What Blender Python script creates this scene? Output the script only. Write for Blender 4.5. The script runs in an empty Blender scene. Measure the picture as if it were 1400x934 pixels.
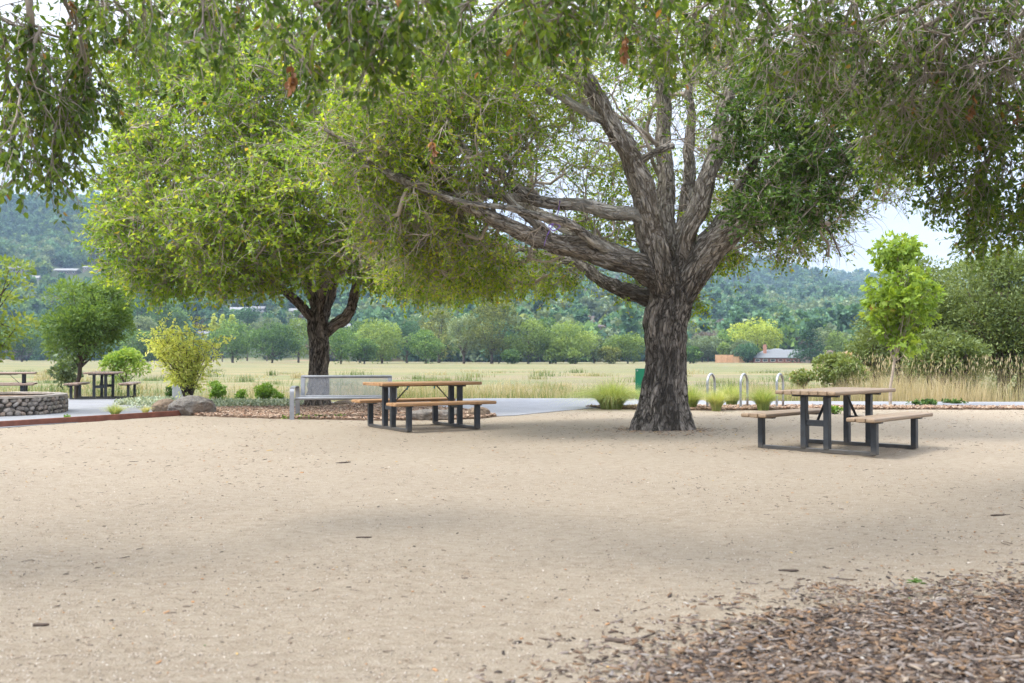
import bpy, bmesh, math, random
import numpy as np
from mathutils import Vector, Matrix, noise, kdtree
from mathutils.bvhtree import BVHTree
from mathutils.interpolate import poly_3d_calc
R = np.random.default_rng(7)
random.seed(7)
scn = bpy.context.scene
COL = scn.collection
F, HZ, EYE = 1361.0, 488.0, 1.17
rad = math.radians

def W(px, py, d):                      # photograph pixel + distance -> world point
    return np.array([(px-700)/F*d, d, EYE+(HZ-py)/F*d])
def G(px, py):                         # pixel on the flat ground -> world x, y
    d = EYE*F/(py-HZ)
    return (px-700)/F*d, d

# ------------------------------------------------------------------ objects
def setp(o, label=None, cat=None, group=None, kind=None):
    if label: o['label'] = label
    if cat: o['category'] = cat
    if group: o['group'] = group
    if kind: o['kind'] = kind
    return o
def empty(name, loc=(0, 0, 0), rz=0, label=None, cat=None, group=None):
    o = bpy.data.objects.new(name, None); COL.objects.link(o)
    o.location = loc; o.rotation_euler = (0, 0, rz); o.empty_display_size = .3
    return setp(o, label, cat, group)
def link(name, me, mat, parent=None, smooth=False):
    o = bpy.data.objects.new(name, me); COL.objects.link(o)
    if mat is not None: me.materials.append(mat)
    if parent is not None: o.parent = parent
    if smooth: me.polygons.foreach_set('use_smooth', [True]*len(me.polygons))
    return o
def copy_tree(o, parent=None):
    c = o.copy(); COL.objects.link(c); c.parent = parent
    for ch in list(o.children): copy_tree(ch, c)
    return c
def fastmesh(name, V, Fc, var=None, vattr=None):
    """V (n,3); Fc list of (m,k) int arrays; var = list of per-face floats; vattr = (name, (n,3))"""
    me = bpy.data.meshes.new(name)
    V = np.asarray(V, np.float32)
    me.vertices.add(len(V)); me.vertices.foreach_set('co', V.ravel())
    if not isinstance(Fc, (list, tuple)): Fc = [Fc]
    Fc = [f for f in Fc if len(f)]
    nl = sum(f.size for f in Fc); nf = sum(len(f) for f in Fc)
    me.loops.add(nl); me.polygons.add(nf)
    me.loops.foreach_set('vertex_index', np.concatenate([f.ravel() for f in Fc]).astype(np.int32))
    tot = np.concatenate([np.full(len(f), f.shape[1]) for f in Fc])
    st = np.concatenate([[0], np.cumsum(tot)[:-1]]).astype(np.int32)
    me.polygons.foreach_set('loop_start', st)
    me.update(calc_edges=True)
    if var is not None:
        a = me.attributes.new('var', 'FLOAT', 'FACE'); a.data.foreach_set('value', np.asarray(var, np.float32))
    if vattr is not None:
        a = me.attributes.new(vattr[0], 'FLOAT_VECTOR', 'POINT'); a.data.foreach_set('vector', np.asarray(vattr[1], np.float32).ravel())
    return me
def nrm(v): return v/(np.linalg.norm(v, axis=-1, keepdims=True)+1e-9)
def rdir(n): return nrm(R.normal(size=(n, 3)))

# ------------------------------------------------------------------ materials
def newmat(name):
    m = bpy.data.materials.new(name); m.use_nodes = True
    nt = m.node_tree; b = nt.nodes['Principled BSDF']
    return m, nt, b
def nd(nt, t, **kw):
    n = nt.nodes.new(t)
    for k, v in kw.items(): setattr(n, k, v)
    return n
def noise_n(nt, vec, scale, detail=4, rough=.55, dist=0):
    n = nd(nt, 'ShaderNodeTexNoise'); n.inputs['Scale'].default_value = scale
    n.inputs['Detail'].default_value = detail; n.inputs['Roughness'].default_value = rough; n.inputs['Distortion'].default_value = dist
    if vec is not None: nt.links.new(vec, n.inputs['Vector'])
    return n.outputs['Fac']
def ramp(nt, fac, stops, interp='LINEAR'):
    r = nd(nt, 'ShaderNodeValToRGB'); r.color_ramp.interpolation = interp
    e = r.color_ramp.elements
    while len(e) < len(stops): e.new(.5)
    for i, (p, c) in enumerate(stops):
        e[i].position = p; e[i].color = (*c, 1) if len(c) == 3 else c
    nt.links.new(fac, r.inputs['Fac']); return r.outputs['Color']
def mixc(nt, fac, a, b, mode='MIX'):
    m = nd(nt, 'ShaderNodeMix', data_type='RGBA', blend_type=mode)
    for s, v in ((m.inputs[0], fac), (m.inputs[6], a), (m.inputs[7], b)):
        if hasattr(v, 'node'): nt.links.new(v, s)
        elif isinstance(v, (int, float)): s.default_value = v
        else: s.default_value = (*v, 1)
    return m.outputs[2]
def mapping(nt, src, scale=(1, 1, 1), rot=(0, 0, 0)):
    m = nd(nt, 'ShaderNodeMapping'); m.inputs['Scale'].default_value = scale; m.inputs['Rotation'].default_value = rot
    nt.links.new(src, m.inputs['Vector']); return m.outputs['Vector']
def objco(nt): return nd(nt, 'ShaderNodeTexCoord').outputs['Object']
def bump(nt, b, h, strength=.5, dist=.02):
    n = nd(nt, 'ShaderNodeBump'); n.inputs['Strength'].default_value = strength; n.inputs['Distance'].default_value = dist
    nt.links.new(h, n.inputs['Height']); nt.links.new(n.outputs['Normal'], b.inputs['Normal'])
def mathn(nt, op, a, b=0.0):
    m = nd(nt, 'ShaderNodeMath', operation=op)
    for s, v in ((m.inputs[0], a), (m.inputs[1], b)):
        if hasattr(v, 'node'): nt.links.new(v, s)
        else: s.default_value = v
    return m.outputs[0]

def plain(name, c, rough=.6, metal=0, scale=8, var=.25, bmp=.1, spec=.5):
    m, nt, b = newmat(name); co = objco(nt)
    n = noise_n(nt, co, scale, 5)
    nt.links.new(ramp(nt, n, [(.25, tuple(x*(1-var) for x in c)), (.75, tuple(min(1, x*(1+var)) for x in c))]), b.inputs['Base Color'])
    b.inputs['Roughness'].default_value = rough; b.inputs['Metallic'].default_value = metal
    b.inputs['Specular IOR Level'].default_value = spec
    if bmp: bump(nt, b, noise_n(nt, co, scale*6, 4), bmp, .01)
    return m
def leafmat(name, stops, trans=.35, rough=.5, tboost=1.5):
    m, nt, b = newmat(name)
    at = nd(nt, 'ShaderNodeAttribute', attribute_name='var')
    c = ramp(nt, at.outputs['Fac'], stops)
    nt.links.new(c, b.inputs['Base Color']); b.inputs['Roughness'].default_value = rough
    b.inputs['Specular IOR Level'].default_value = .35
    t = nd(nt, 'ShaderNodeBsdfTranslucent')
    nt.links.new(mixc(nt, 1.0, c, (tboost*1.1, tboost, tboost*.5), 'MULTIPLY'), t.inputs['Color'])
    mx = nd(nt, 'ShaderNodeMixShader'); mx.inputs[0].default_value = trans
    nt.links.new(b.outputs[0], mx.inputs[1]); nt.links.new(t.outputs[0], mx.inputs[2])
    nt.links.new(mx.outputs[0], nt.nodes['Material Output'].inputs['Surface'])
    return m
def barkmat(name, dark, mid, light, fur=9.0, depth=.035, blotch=None, strength=1.0, pale=0):
    m, nt, b = newmat(name)
    at = nd(nt, 'ShaderNodeAttribute', attribute_name='bk').outputs['Vector']
    v = nd(nt, 'ShaderNodeTexVoronoi', feature='DISTANCE_TO_EDGE'); v.inputs['Scale'].default_value = fur
    w = nd(nt, 'ShaderNodeVectorMath', operation='ADD'); nn = nd(nt, 'ShaderNodeTexNoise'); nn.inputs['Scale'].default_value = 6; nn.inputs['Detail'].default_value = 4
    nt.links.new(at, nn.inputs['Vector'])
    sc = nd(nt, 'ShaderNodeVectorMath', operation='SCALE'); sc.inputs[3].default_value = .2
    nt.links.new(nn.outputs['Color'], sc.inputs[0]); nt.links.new(at, w.inputs[0]); nt.links.new(sc.outputs[0], w.inputs[1])
    nt.links.new(w.outputs[0], v.inputs['Vector'])
    crack = ramp(nt, v.outputs['Distance'], [(0, (.0, .0, .0)), (.06, (.25, .25, .25)), (.24, (1, 1, 1))])
    rn = noise_n(nt, mapping(nt, at, (1, 1, 1.15)), fur*.55, 5, .55, .8)
    rid = ramp(nt, mathn(nt, 'ABSOLUTE', mathn(nt, 'SUBTRACT', rn, .5)), [(0, (0, 0, 0)), (.05, (1, 1, 1))])
    crack = mathn(nt, 'MULTIPLY', mixc(nt, .55, (1, 1, 1), crack), rid)
    fine = noise_n(nt, at, fur*3, 6, .65)
    iso = noise_n(nt, objco(nt), 26, 6, .7); fine = mathn(nt, 'ADD', mathn(nt, 'MULTIPLY', fine, .6), mathn(nt, 'MULTIPLY', iso, .4))
    col = ramp(nt, fine, [(.36, mid), (.62, light)])
    col = mixc(nt, crack, dark, col)
    if blotch:
        o = noise_n(nt, at, 3.2, 5, .6)
        k = ramp(nt, o, [(.47, (0, 0, 0)), (.58, (1, 1, 1))])
        col = mixc(nt, k, col, mixc(nt, .75, col, blotch))
    if pale:
        z_ = nd(nt, 'ShaderNodeSeparateXYZ'); nt.links.new(objco(nt), z_.inputs[0]); mr = nd(nt, 'ShaderNodeMapRange'); mr.inputs[1].default_value = pale; mr.inputs[2].default_value = pale+.9
        nt.links.new(mathn(nt, 'ADD', z_.outputs['Z'], mathn(nt, 'MULTIPLY', noise_n(nt, objco(nt), 3, 4), .8)), mr.inputs[0])
        pc = mixc(nt, crack, (.15, .125, .10), ramp(nt, fine, [(.36, (.24, .215, .185)), (.62, (.50, .46, .41))]))
        col = mixc(nt, mathn(nt, 'MULTIPLY', mr.outputs[0], .85), col, pc)
    nt.links.new(col, b.inputs['Base Color']); b.inputs['Roughness'].default_value = .9; b.inputs['Specular IOR Level'].default_value = .2
    h = mathn(nt, 'ADD', mathn(nt, 'MULTIPLY', crack, 1.0), mathn(nt, 'MULTIPLY', fine, .5))
    bump(nt, b, h, strength, depth)
    return m
def bitmat(name, stops, rough=.85):
    m, nt, b = newmat(name)
    at = nd(nt, 'ShaderNodeAttribute', attribute_name='var')
    nt.links.new(ramp(nt, at.outputs['Fac'], stops, 'CONSTANT'), b.inputs['Base Color'])
    b.inputs['Roughness'].default_value = rough; b.inputs['Specular IOR Level'].default_value = .3
    return m

# leaf palettes are (position, colour); last stops are yellowing and dead brown leaves
M = {}
M['leaf_oak'] = leafmat('oak_leaf', [(0, (.05, .10, .015)), (.35, (.12, .205, .022)), (.7, (.24, .34, .035)), (.95, (.36, .41, .05)), (1, (.34, .19, .06))], .5, .42, 2.0)
M['leaf_oak_far'] = leafmat('oak_leaf_light', [(0, (.06, .12, .018)), (.3, (.14, .235, .03)), (.7, (.25, .35, .045)), (.95, (.38, .42, .06)), (1, (.30, .19, .06))], .5, .42, 2.0)
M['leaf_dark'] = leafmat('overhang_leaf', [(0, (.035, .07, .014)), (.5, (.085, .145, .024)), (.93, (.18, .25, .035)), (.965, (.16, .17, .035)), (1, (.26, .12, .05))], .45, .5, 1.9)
M['leaf_clump'] = leafmat('dark_clump_leaf', [(0, (.03, .07, .015)), (.5, (.08, .155, .03)), (.95, (.17, .27, .05)), (1, (.18, .10, .04))], .35, .36)
M['leaf_dead'] = leafmat('dead_leaf', [(0, (.17, .075, .035)), (1, (.38, .20, .10))], .3)
M['leaf_syc'] = leafmat('sycamore_leaf', [(0, (.12, .21, .025)), (.6, (.24, .35, .05)), (.95, (.38, .45, .08)), (1, (.36, .12, .04))], .42)
M['leaf_yellow'] = leafmat('yellow_leaf', [(0, (.34, .43, .08)), (.5, (.60, .65, .20)), (1, (.80, .78, .38))], .42)
M['leaf_turning'] = leafmat('turning_leaf', [(0, (.12, .20, .045)), (.5, (.24, .31, .07)), (.85, (.42, .44, .10)), (1, (.58, .48, .14))], .42)
M['leaf_ash'] = leafmat('ash_leaf', [(0, (.06, .12, .035)), (.5, (.12, .20, .05)), (1, (.21, .30, .075))], .42)
M['leaf_willow'] = leafmat('willow_leaf', [(0, (.065, .10, .035)), (.5, (.14, .19, .06)), (.94, (.25, .30, .11)), (.96, (.42, .30, .22)), (1, (.48, .36, .26))], .33)
M['leaf_bush'] = leafmat('bush_leaf', [(0, (.07, .15, .025)), (.6, (.17, .30, .05)), (1, (.32, .42, .10))], .35)
for k, a in dict(green=((.022, .055, .018), (.055, .105, .028), (.11, .17, .045)), bright=((.05, .085, .02), (.10, .15, .035), (.15, .19, .055)),
                 olive=((.045, .06, .016), (.09, .11, .028), (.17, .18, .05)), grey=((.05, .075, .04), (.095, .13, .07), (.15, .18, .10)),
                 teal=((.018, .05, .03), (.04, .09, .05), (.08, .14, .075)), lime=((.14, .19, .03), (.26, .31, .055), (.38, .40, .10)),
                 mauve=((.06, .055, .05), (.10, .085, .08), (.14, .12, .11))).items():
    M['far_'+k] = leafmat('far_foliage_'+k, [(0, a[0]), (.5, tuple(v*1.6 for v in a[1])), (1, tuple(min(.6, v*2.2) for v in a[2]))], .3, .7)
M['bark_main'] = barkmat('furrowed_bark', (.032, .027, .022), (.135, .115, .095), (.34, .30, .26), 17, .045, (.05, .043, .036), 1.0, 2.6)
M['bark_limb'] = barkmat('limb_bark', (.06, .052, .043), (.20, .175, .15), (.46, .42, .37), 15, .04, (.42, .40, .36), 1.0)
M['bark_dark'] = barkmat('dark_bark', (.025, .02, .016), (.12, .095, .075), (.34, .28, .23), 13, .04, None, 1.0, 2.9)
M['twig'] = plain('twig_bark', (.34, .29, .245), .9, 0, 3, .45, 0, .2)
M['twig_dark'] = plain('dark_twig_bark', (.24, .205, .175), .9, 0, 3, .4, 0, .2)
M['bark_far'] = plain('far_bark', (.09, .07, .055), .9, 0, 2, .3, 0, .2)
M['bark_pale'] = plain('pale_bark', (.36, .30, .24), .85, 0, 9, .25, .3, .2)

# ------------------------------------------------------------------ tubes, leaves, boxes
class TB:                                # collects tubes with a seamless bark coordinate
    def __init__(s): s.V = []; s.Q = []; s.A = []; s.n = 0
    def tube(s, P, r, sides=8, flare=None, lump=0, seed=0, cap=True):
        P = np.asarray(P, float); n = len(P); r = np.broadcast_to(np.asarray(r, float), (n,))
        T = np.gradient(P, axis=0); T = nrm(T)
        ref = np.array([0, 0, 1.]) if abs(T[0][2]) < .9 else np.array([1., 0, 0])
        U = np.zeros_like(P); u = nrm(np.cross(T[0], ref))
        for i in range(n):
            u = nrm(u-T[i]*np.dot(u, T[i])); U[i] = u
        B = np.cross(T, U)
        a = np.linspace(0, 2*np.pi, sides, endpoint=False)
        L = np.concatenate([[0], np.cumsum(np.linalg.norm(np.diff(P, axis=0), axis=1))])
        rr = np.repeat(r[:, None], sides, 1)
        if lump:
            for i in range(n):
                for j in range(sides):
                    q = Vector((math.cos(a[j])*1.6+seed, math.sin(a[j])*1.6, L[i]*.55))
                    q2 = Vector((math.cos(a[j])*r[i]*9+seed, math.sin(a[j])*r[i]*9, L[i]*1.8))
                    rr[i, j] *= 1+lump*noise.noise(q)+lump*.55*noise.noise(q2)
        if flare is not None: rr = rr*flare(L[:, None], a[None, :])
        V = P[:, None]+rr[..., None]*(np.cos(a)[None, :, None]*U[:, None]+np.sin(a)[None, :, None]*B[:, None])
        rs = np.maximum(r, .03)[:, None]
        A = np.stack([np.cos(a)[None]*rs, np.sin(a)[None]*rs, np.repeat(L[:, None]*.27, sides, 1)], -1)+seed*.37
        i = np.arange(n-1)[:, None]*sides; j = np.arange(sides)[None]; k = (j+1) % sides
        Q = np.stack([i+j, i+k, i+sides+k, i+sides+j], -1).reshape(-1, 4)+s.n
        s.V.append(V.reshape(-1, 3)); s.A.append(A.reshape(-1, 3)); s.Q.append(Q); s.n += n*sides
        if cap == 2:
            s.V.append(P[:1]); s.A.append(A[0, :1]); c = s.n; s.n += 1
            e = c-sides*n+np.arange(sides); s.Q.append(np.stack([np.roll(e, -1), e, np.full(sides, c)], -1)); off0 = 1
        if cap:
            s.V.append(P[-1:]+T[-1:]*r[-1]*.4); s.A.append(A[-1, :1]); c = s.n; s.n += 1
            e = c-sides-(cap == 2)+np.arange(sides); s.Q.append(np.stack([e, np.roll(e, -1), np.full(sides, c)], -1))
    def build(s, name, mat, parent, smooth=True):
        q = [x for x in s.Q if x.shape[1] == 4]; t = [x for x in s.Q if x.shape[1] == 3]
        Fc = ([np.concatenate(q)] if q else [])+([np.concatenate(t)] if t else [])
        return link(name, fastmesh(name, np.concatenate(s.V), Fc, None, ('bk', np.concatenate(s.A))), mat, parent, smooth)

def tubes_many(chains, sides=3):
    """thin tubes, chains = list of (P (n,3), r (n,)); returns V, Q"""
    by = {}
    for P, r in chains: by.setdefault(len(P), []).append((P, r))
    Vs, Qs, off = [], [], 0
    for n, L in by.items():
        P = np.array([c[0] for c in L]); r = np.array([c[1] for c in L])
        T = nrm(np.gradient(P, axis=1)); ref = np.array([.31, .17, .93]); ref /= np.linalg.norm(ref)
        U = nrm(np.cross(T, ref)); B = np.cross(T, U)
        a = np.linspace(0, 2*np.pi, sides, endpoint=False)
        V = P[:, :, None]+r[:, :, None, None]*(np.cos(a)[None, None, :, None]*U[:, :, None]+np.sin(a)[None, None, :, None]*B[:, :, None])
        m = len(L)
        base = (np.arange(m)*n*sides)[:, None, None]+off
        i = (np.arange(n-1)*sides)[None, :, None]; j = np.arange(sides)[None, None]; k = (j+1) % sides
        Q = np.stack([base+i+j, base+i+k, base+i+sides+k, base+i+sides+j], -1).reshape(-1, 4)
        Vs.append(V.reshape(-1, 3)); Qs.append(Q); off += m*n*sides
    return np.concatenate(Vs), np.concatenate(Qs)

def leaves(P, D, size, aspect=.5, fold=.25, up=.5, kind='diamond'):
    """P base points, D directions; returns V, faces(list), copies per leaf (faces per leaf)"""
    n = len(P); D = nrm(D)
    N = nrm(R.normal(size=(n, 3))+np.array([0, 0, up*2]))
    S = nrm(np.cross(D, N)); N = np.cross(S, D)
    s = np.broadcast_to(np.asarray(size), (n,))[:, None]
    w = s*aspect*.5
    if kind == 'diamond':
        V = np.stack([P, P+D*s*.5+S*w+N*w*fold, P+D*s, P+D*s*.5-S*w+N*w*fold], 1)
        return V.reshape(-1, 3), (np.arange(n)*4)[:, None]+np.arange(4)[None], 1
    if kind == 'leaf':
        V = np.stack([P, P+D*s*.3+S*w*.9+N*w*fold, P+D*s*.7+S*w*.85+N*w*fold, P+D*s-N*s*.08,
                      P+D*s*.7-S*w*.85+N*w*fold, P+D*s*.3-S*w*.9+N*w*fold], 1)
        b = (np.arange(n)*6)[:, None]
        Q = np.concatenate([b+np.array([0, 1, 2, 3])[None], b+np.array([0, 3, 4, 5])[None]], 1).reshape(-1, 4)
        return V.reshape(-1, 3), Q, 2
    if kind == 'star':                    # lobed leaf of 5 diamonds sharing the base point
        Vs, Q = [], []
        for q, (an, ln) in enumerate(((0, 1), (.85, .85), (-.85, .85), (1.75, .55), (-1.75, .55))):
            d = D*math.cos(an)+S*math.sin(an); sd = -D*math.sin(an)+S*math.cos(an)
            c = P+D*s*.25
            dr = N*(-.12 if q else 0)*s
            Vs.append(np.stack([c-d*s*.12, c+d*s*ln*.4+sd*s*.17, c+d*s*ln*.8+dr, c+d*s*ln*.4-sd*s*.17+N*s*.02*q], 1))
        V = np.stack(Vs, 1).reshape(-1, 3)
        return V, np.arange(n*20).reshape(-1, 4), 5

# ------------------------------------------------------------------ branching trees
def spline(P, n):
    P = np.asarray(P, float); out = []
    Q = np.vstack([2*P[0]-P[1], P, 2*P[-1]-P[-2]])
    L = np.concatenate([[0], np.cumsum(np.linalg.norm(np.diff(P, axis=0), axis=1))]); ts = np.linspace(0, L[-1], n)
    for t in ts:
        i = min(len(P)-2, max(0, np.searchsorted(L, t, side='right')-1)); u = (t-L[i])/max(1e-6, L[i+1]-L[i])
        a, b, c, d = Q[i], Q[i+1], Q[i+2], Q[i+3]
        out.append(.5*((2*b)+(-a+c)*u+(2*a-5*b+4*c-d)*u*u+(-a+3*b-3*c+d)*u**3))
    return np.array(out), ts

def fused(tb, name, mat, parent, voxel):
    """union of overlapping tubes as one skin, keeping the bark coordinate of the nearest source point"""
    A = np.concatenate(tb.A); V = np.concatenate(tb.V)
    o = tb.build('source', mat, None); md = o.modifiers.new('r', 'REMESH'); md.mode = 'VOXEL'; md.voxel_size = voxel
    sm = o.modifiers.new('s', 'SMOOTH'); sm.iterations = 5; sm.factor = .5
    dg = bpy.context.evaluated_depsgraph_get(); me = bpy.data.meshes.new_from_object(o.evaluated_get(dg)); src = o.data
    bpy.data.objects.remove(o); bpy.data.meshes.remove(src)
    tris = []
    for f in tb.Q:
        tris += [tuple(x) for x in f[:, :3]]
        if f.shape[1] == 4: tris += [tuple(x) for x in f[:, [0, 2, 3]]]
    VV = [Vector(p) for p in V]; bv = BVHTree.FromPolygons(VV, [tuple(int(q) for q in t_) for t_ in tris])
    n = len(me.vertices); co = np.empty(n*3, np.float32); me.vertices.foreach_get('co', co); co = co.reshape(-1, 3)
    out = np.empty((n, 3), np.float32)
    for i in range(n):
        loc, _n, k, _d = bv.find_nearest(co[i]); f = tris[k]; w = poly_3d_calc([VV[q] for q in f], loc)
        out[i] = A[f[0]]*w[0]+A[f[1]]*w[1]+A[f[2]]*w[2]
    for nm in [a.name for a in me.attributes if a.name == 'bk']: me.attributes.remove(me.attributes[nm])
    at = me.attributes.new('bk', 'FLOAT_VECTOR', 'POINT'); at.data.foreach_set('vector', out.ravel())
    nr = np.empty(n*3, np.float32); me.vertices.foreach_get('normal', nr); nr = nr.reshape(-1, 3)
    dsp = np.array([abs(noise.noise(Vector((a[0]*11, a[1]*11, a[2]*11))))*1.0+.4*noise.noise(Vector((a[0]*26, a[1]*26, a[2]*26))) for a in out])
    co += nr*(dsp-.25)[:, None]*.045; me.vertices.foreach_set('co', co.ravel()); me.materials.clear()
    return link(name, me, mat, parent, True)
def oak(root, limbs, targets, bark, twigm, leafm, leaf=.055, per_twig=12, twigs=5, twl=.42, kind='diamond', tw_r=.006,
        bare=0, aspect=.52, hang=.15, seed=1, tipr=.006, limb_sides=14, dead=None, yel=.05, minlen=.02, up=.6, fuse=0, fuse_voxel=.02):
    """limbs: list of (points, r0, r1, name). targets: (n,4) xyz + leafiness(0..1) [+ var offset]"""
    pos, par, dirs = [], [], []
    limb_nodes = []
    for pts, r0, r1, nm in limbs:
        L = sum(np.linalg.norm(np.diff(np.asarray(pts), axis=0), axis=1))
        P, ts = spline(pts, max(6, int(L/.16)))
        wob = np.array([[noise.noise(Vector((t*1.3, seed+len(limb_nodes), k*7.))) for k in range(3)] for t in ts])*.09*min(1, L/3)
        wob *= np.minimum(1, ts/.8)[:, None]
        P = P+wob
        r = np.interp(np.linspace(0, 1, len(P)), [0, .10, .25, 1], [r0*.72, r0, r0*.86+r1*.14, r1]) if nm != 'trunk' else 0
        if nm == 'trunk': r = np.interp(np.linspace(0, 1, len(P)), np.linspace(0, 1, len(r0)), r0) if isinstance(r0, (list, tuple)) else np.interp(np.linspace(0, 1, len(P)), [0, 1], [r0, r1])
        limb_nodes.append((P, r, nm))
        if nm == 'trunk': continue
        s0 = len(pos)
        for i, p in enumerate(P):
            if i < len(P)*.22: continue
            pos.append(p); par.append(-1); dirs.append(nrm(P[min(i+1, len(P)-1)]-P[i-1]))
    T = targets[:, :3]; n0 = len(pos)
    kd = kdtree.KDTree(n0)
    for i, p in enumerate(pos): kd.insert(p, i)
    kd.balance()
    d0 = np.array([kd.find(t)[2] for t in T]); order = np.argsort(d0)
    tipnode = {}
    B = 50
    for b in range(0, len(order), B):
        kd = kdtree.KDTree(len(pos))
        for i, p in enumerate(pos): kd.insert(p, i)
        kd.balance()
        for ti in order[b:b+B]:
            t = T[ti]; best = None
            for co, idx, dist in kd.find_n(t, 14):
                v = t-pos[idx]; c = np.dot(v, dirs[idx])/(dist+1e-6)
                cost = dist*(1.5-.6*c)
                if best is None or cost < best[0]: best = (cost, idx, dist)
            _, idx, dist = best
            p0, p3 = pos[idx], t
            p1 = p0+dirs[idx]*dist*.35+R.normal(size=3)*dist*.06
            p2 = p3+(p0-p3)*.35+np.array([0, 0, 1])*dist*.12+R.normal(size=3)*dist*.08
            ns = max(2, int(dist/.22)); pi = idx
            for k in range(1, ns+1):
                u = k/ns; q = (1-u)**3*p0+3*(1-u)**2*u*p1+3*(1-u)*u*u*p2+u**3*p3
                if k < ns: q = q+R.normal(size=3)*.022
                pos.append(q); par.append(pi); dirs.append(nrm(q-pos[pi])); pi = len(pos)-1
            tipnode[ti] = pi
    n = len(pos); par = np.array(par); pos = np.array(pos)
    cnt = np.zeros(n); ch = [[] for _ in range(n)]
    for ti, i in tipnode.items(): cnt[i] += 1
    for i in range(n-1, -1, -1):
        if par[i] >= 0: cnt[par[i]] += cnt[i]; ch[par[i]].append(i)
    rr = tipr*np.maximum(cnt, 1)**.5
    chains = []
    stack = [(i, c) for i in range(n0) for c in ch[i]]
    while stack:
        p, c = stack.pop(); path = [p, c]; cur = c
        while ch[cur]:
            k = sorted(ch[cur], key=lambda x: -cnt[x])
            for o in k[1:]: stack.append((cur, o))
            cur = k[0]; path.append(cur)
        r = rr[path]; r[0] = r[1] if len(r) > 1 else r[0]
        chains.append((pos[path], np.minimum(r, .09)))
    # thick limbs and trunk
    if fuse:
        t = TB()
        for P, r, nm in limb_nodes:
            if nm == 'trunk': t.tube(P, r, 64, flare=root['_flare'], lump=.12, seed=seed, cap=2)
            elif r.max() >= fuse: t.tube(P, r, 28, lump=.22, seed=seed+len(P), cap=2)
        fused(t, 'trunk', bark, root['_o'], fuse_voxel)
        limb_nodes = [q for q in limb_nodes if q[2] != 'trunk' and q[1].max() < fuse]
    for P, r, nm in limb_nodes:
        t = TB(); big = r.max() > .12
        if nm == 'trunk':
            t.tube(P, r, 64, flare=root['_flare'], lump=.12, seed=seed)
        else: t.tube(P, r, limb_sides if not big else 22, lump=.2, seed=seed+len(P))
        t.build(nm, bark if nm == 'trunk' else root['_limbbark'], root['_o'])
    # twigs
    tw = []; LP, LD, LV, LW = [], [], [], []
    for ti, i in tipnode.items():
        leafi = targets[ti, 3]; base_v = R.normal()*.17+(targets[ti, 4] if targets.shape[1] > 4 else 0)
        d = nrm(pos[i]-pos[par[i]]) if par[i] >= 0 else rdir(1)[0]
        for k in range(twigs if leafi > 0 else max(3, bare)):
            q = pos[i] if k else pos[i]
            if par[i] >= 0: q = pos[i]+(pos[par[i]]-pos[i])*R.random()
            dd = nrm(d*.7+rdir(1)[0]*.9+np.array([0, 0, -hang])); ln = twl*R.uniform(.5, 1.15)
            pts = [q]
            for s in range(3):
                dd = nrm(dd+rdir(1)[0]*.38+np.array([0, 0, -hang*.4])); pts.append(pts[-1]+dd*ln/3)
            tw.append((np.array(pts), np.array([1.5, 1.2, .9, .5])*tw_r))
            pts = np.array(pts)
            if R.random() < leafi:
                m = max(2, int(per_twig*R.uniform(.6, 1.3)))
                u = R.random(m)**.7*2.999; a = u.astype(int); f = (u-a)[:, None]
                lp = pts[a]*(1-f)+pts[a+1]*f; LP.append(lp+R.normal(size=(m, 3))*.012)
                LD.append(nrm(pts[a+1]-pts[a])*.5+rdir(m)*.8+np.array([0, 0, -hang])); LV.append(np.clip(base_v+.42+R.normal(size=m)*.16, 0, .9))
    V, Q = tubes_many(tw, 3)
    ct = [(np.array(c[0]), np.array(c[1])) for c in chains]
    V2, Q2 = tubes_many(ct, 5)
    o = link('branch_network', fastmesh('branch_network', np.concatenate([V, V2]), [np.concatenate([Q, Q2+len(V)])]), twigm, root['_o'], True)
    o['kind'] = 'stuff'
    LP = np.concatenate(LP); LD = np.concatenate(LD); LV = np.concatenate(LV)
    LV = np.where(R.random(len(LV)) < yel, R.uniform(.92, 1, len(LV)), LV)
    V, Q, k = leaves(LP, LD, leaf*R.uniform(.6, 1.25, len(LP)), aspect, .3, up, kind)
    link('foliage', fastmesh('foliage', V, [Q], np.repeat(LV, k)), leafm, root['_o'])
    return pos, LP
def blob(px, py, d, rx, ry, rd, n, leafi=1, v=0, shell=.0):
    """n target points in an ellipsoid given by picture size at distance d"""
    q = rdir(n)*(R.uniform(shell, 1, n)**(1/3))[:, None]
    dd = d+q[:, 1]*rd
    P = np.stack([(px+q[:, 0]*rx-700)/F*d, dd, EYE+(HZ-(py-q[:, 2]*ry))/F*d], 1)
    return np.concatenate([P, np.full((n, 1), leafi), np.full((n, 1), v)], 1)

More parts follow.
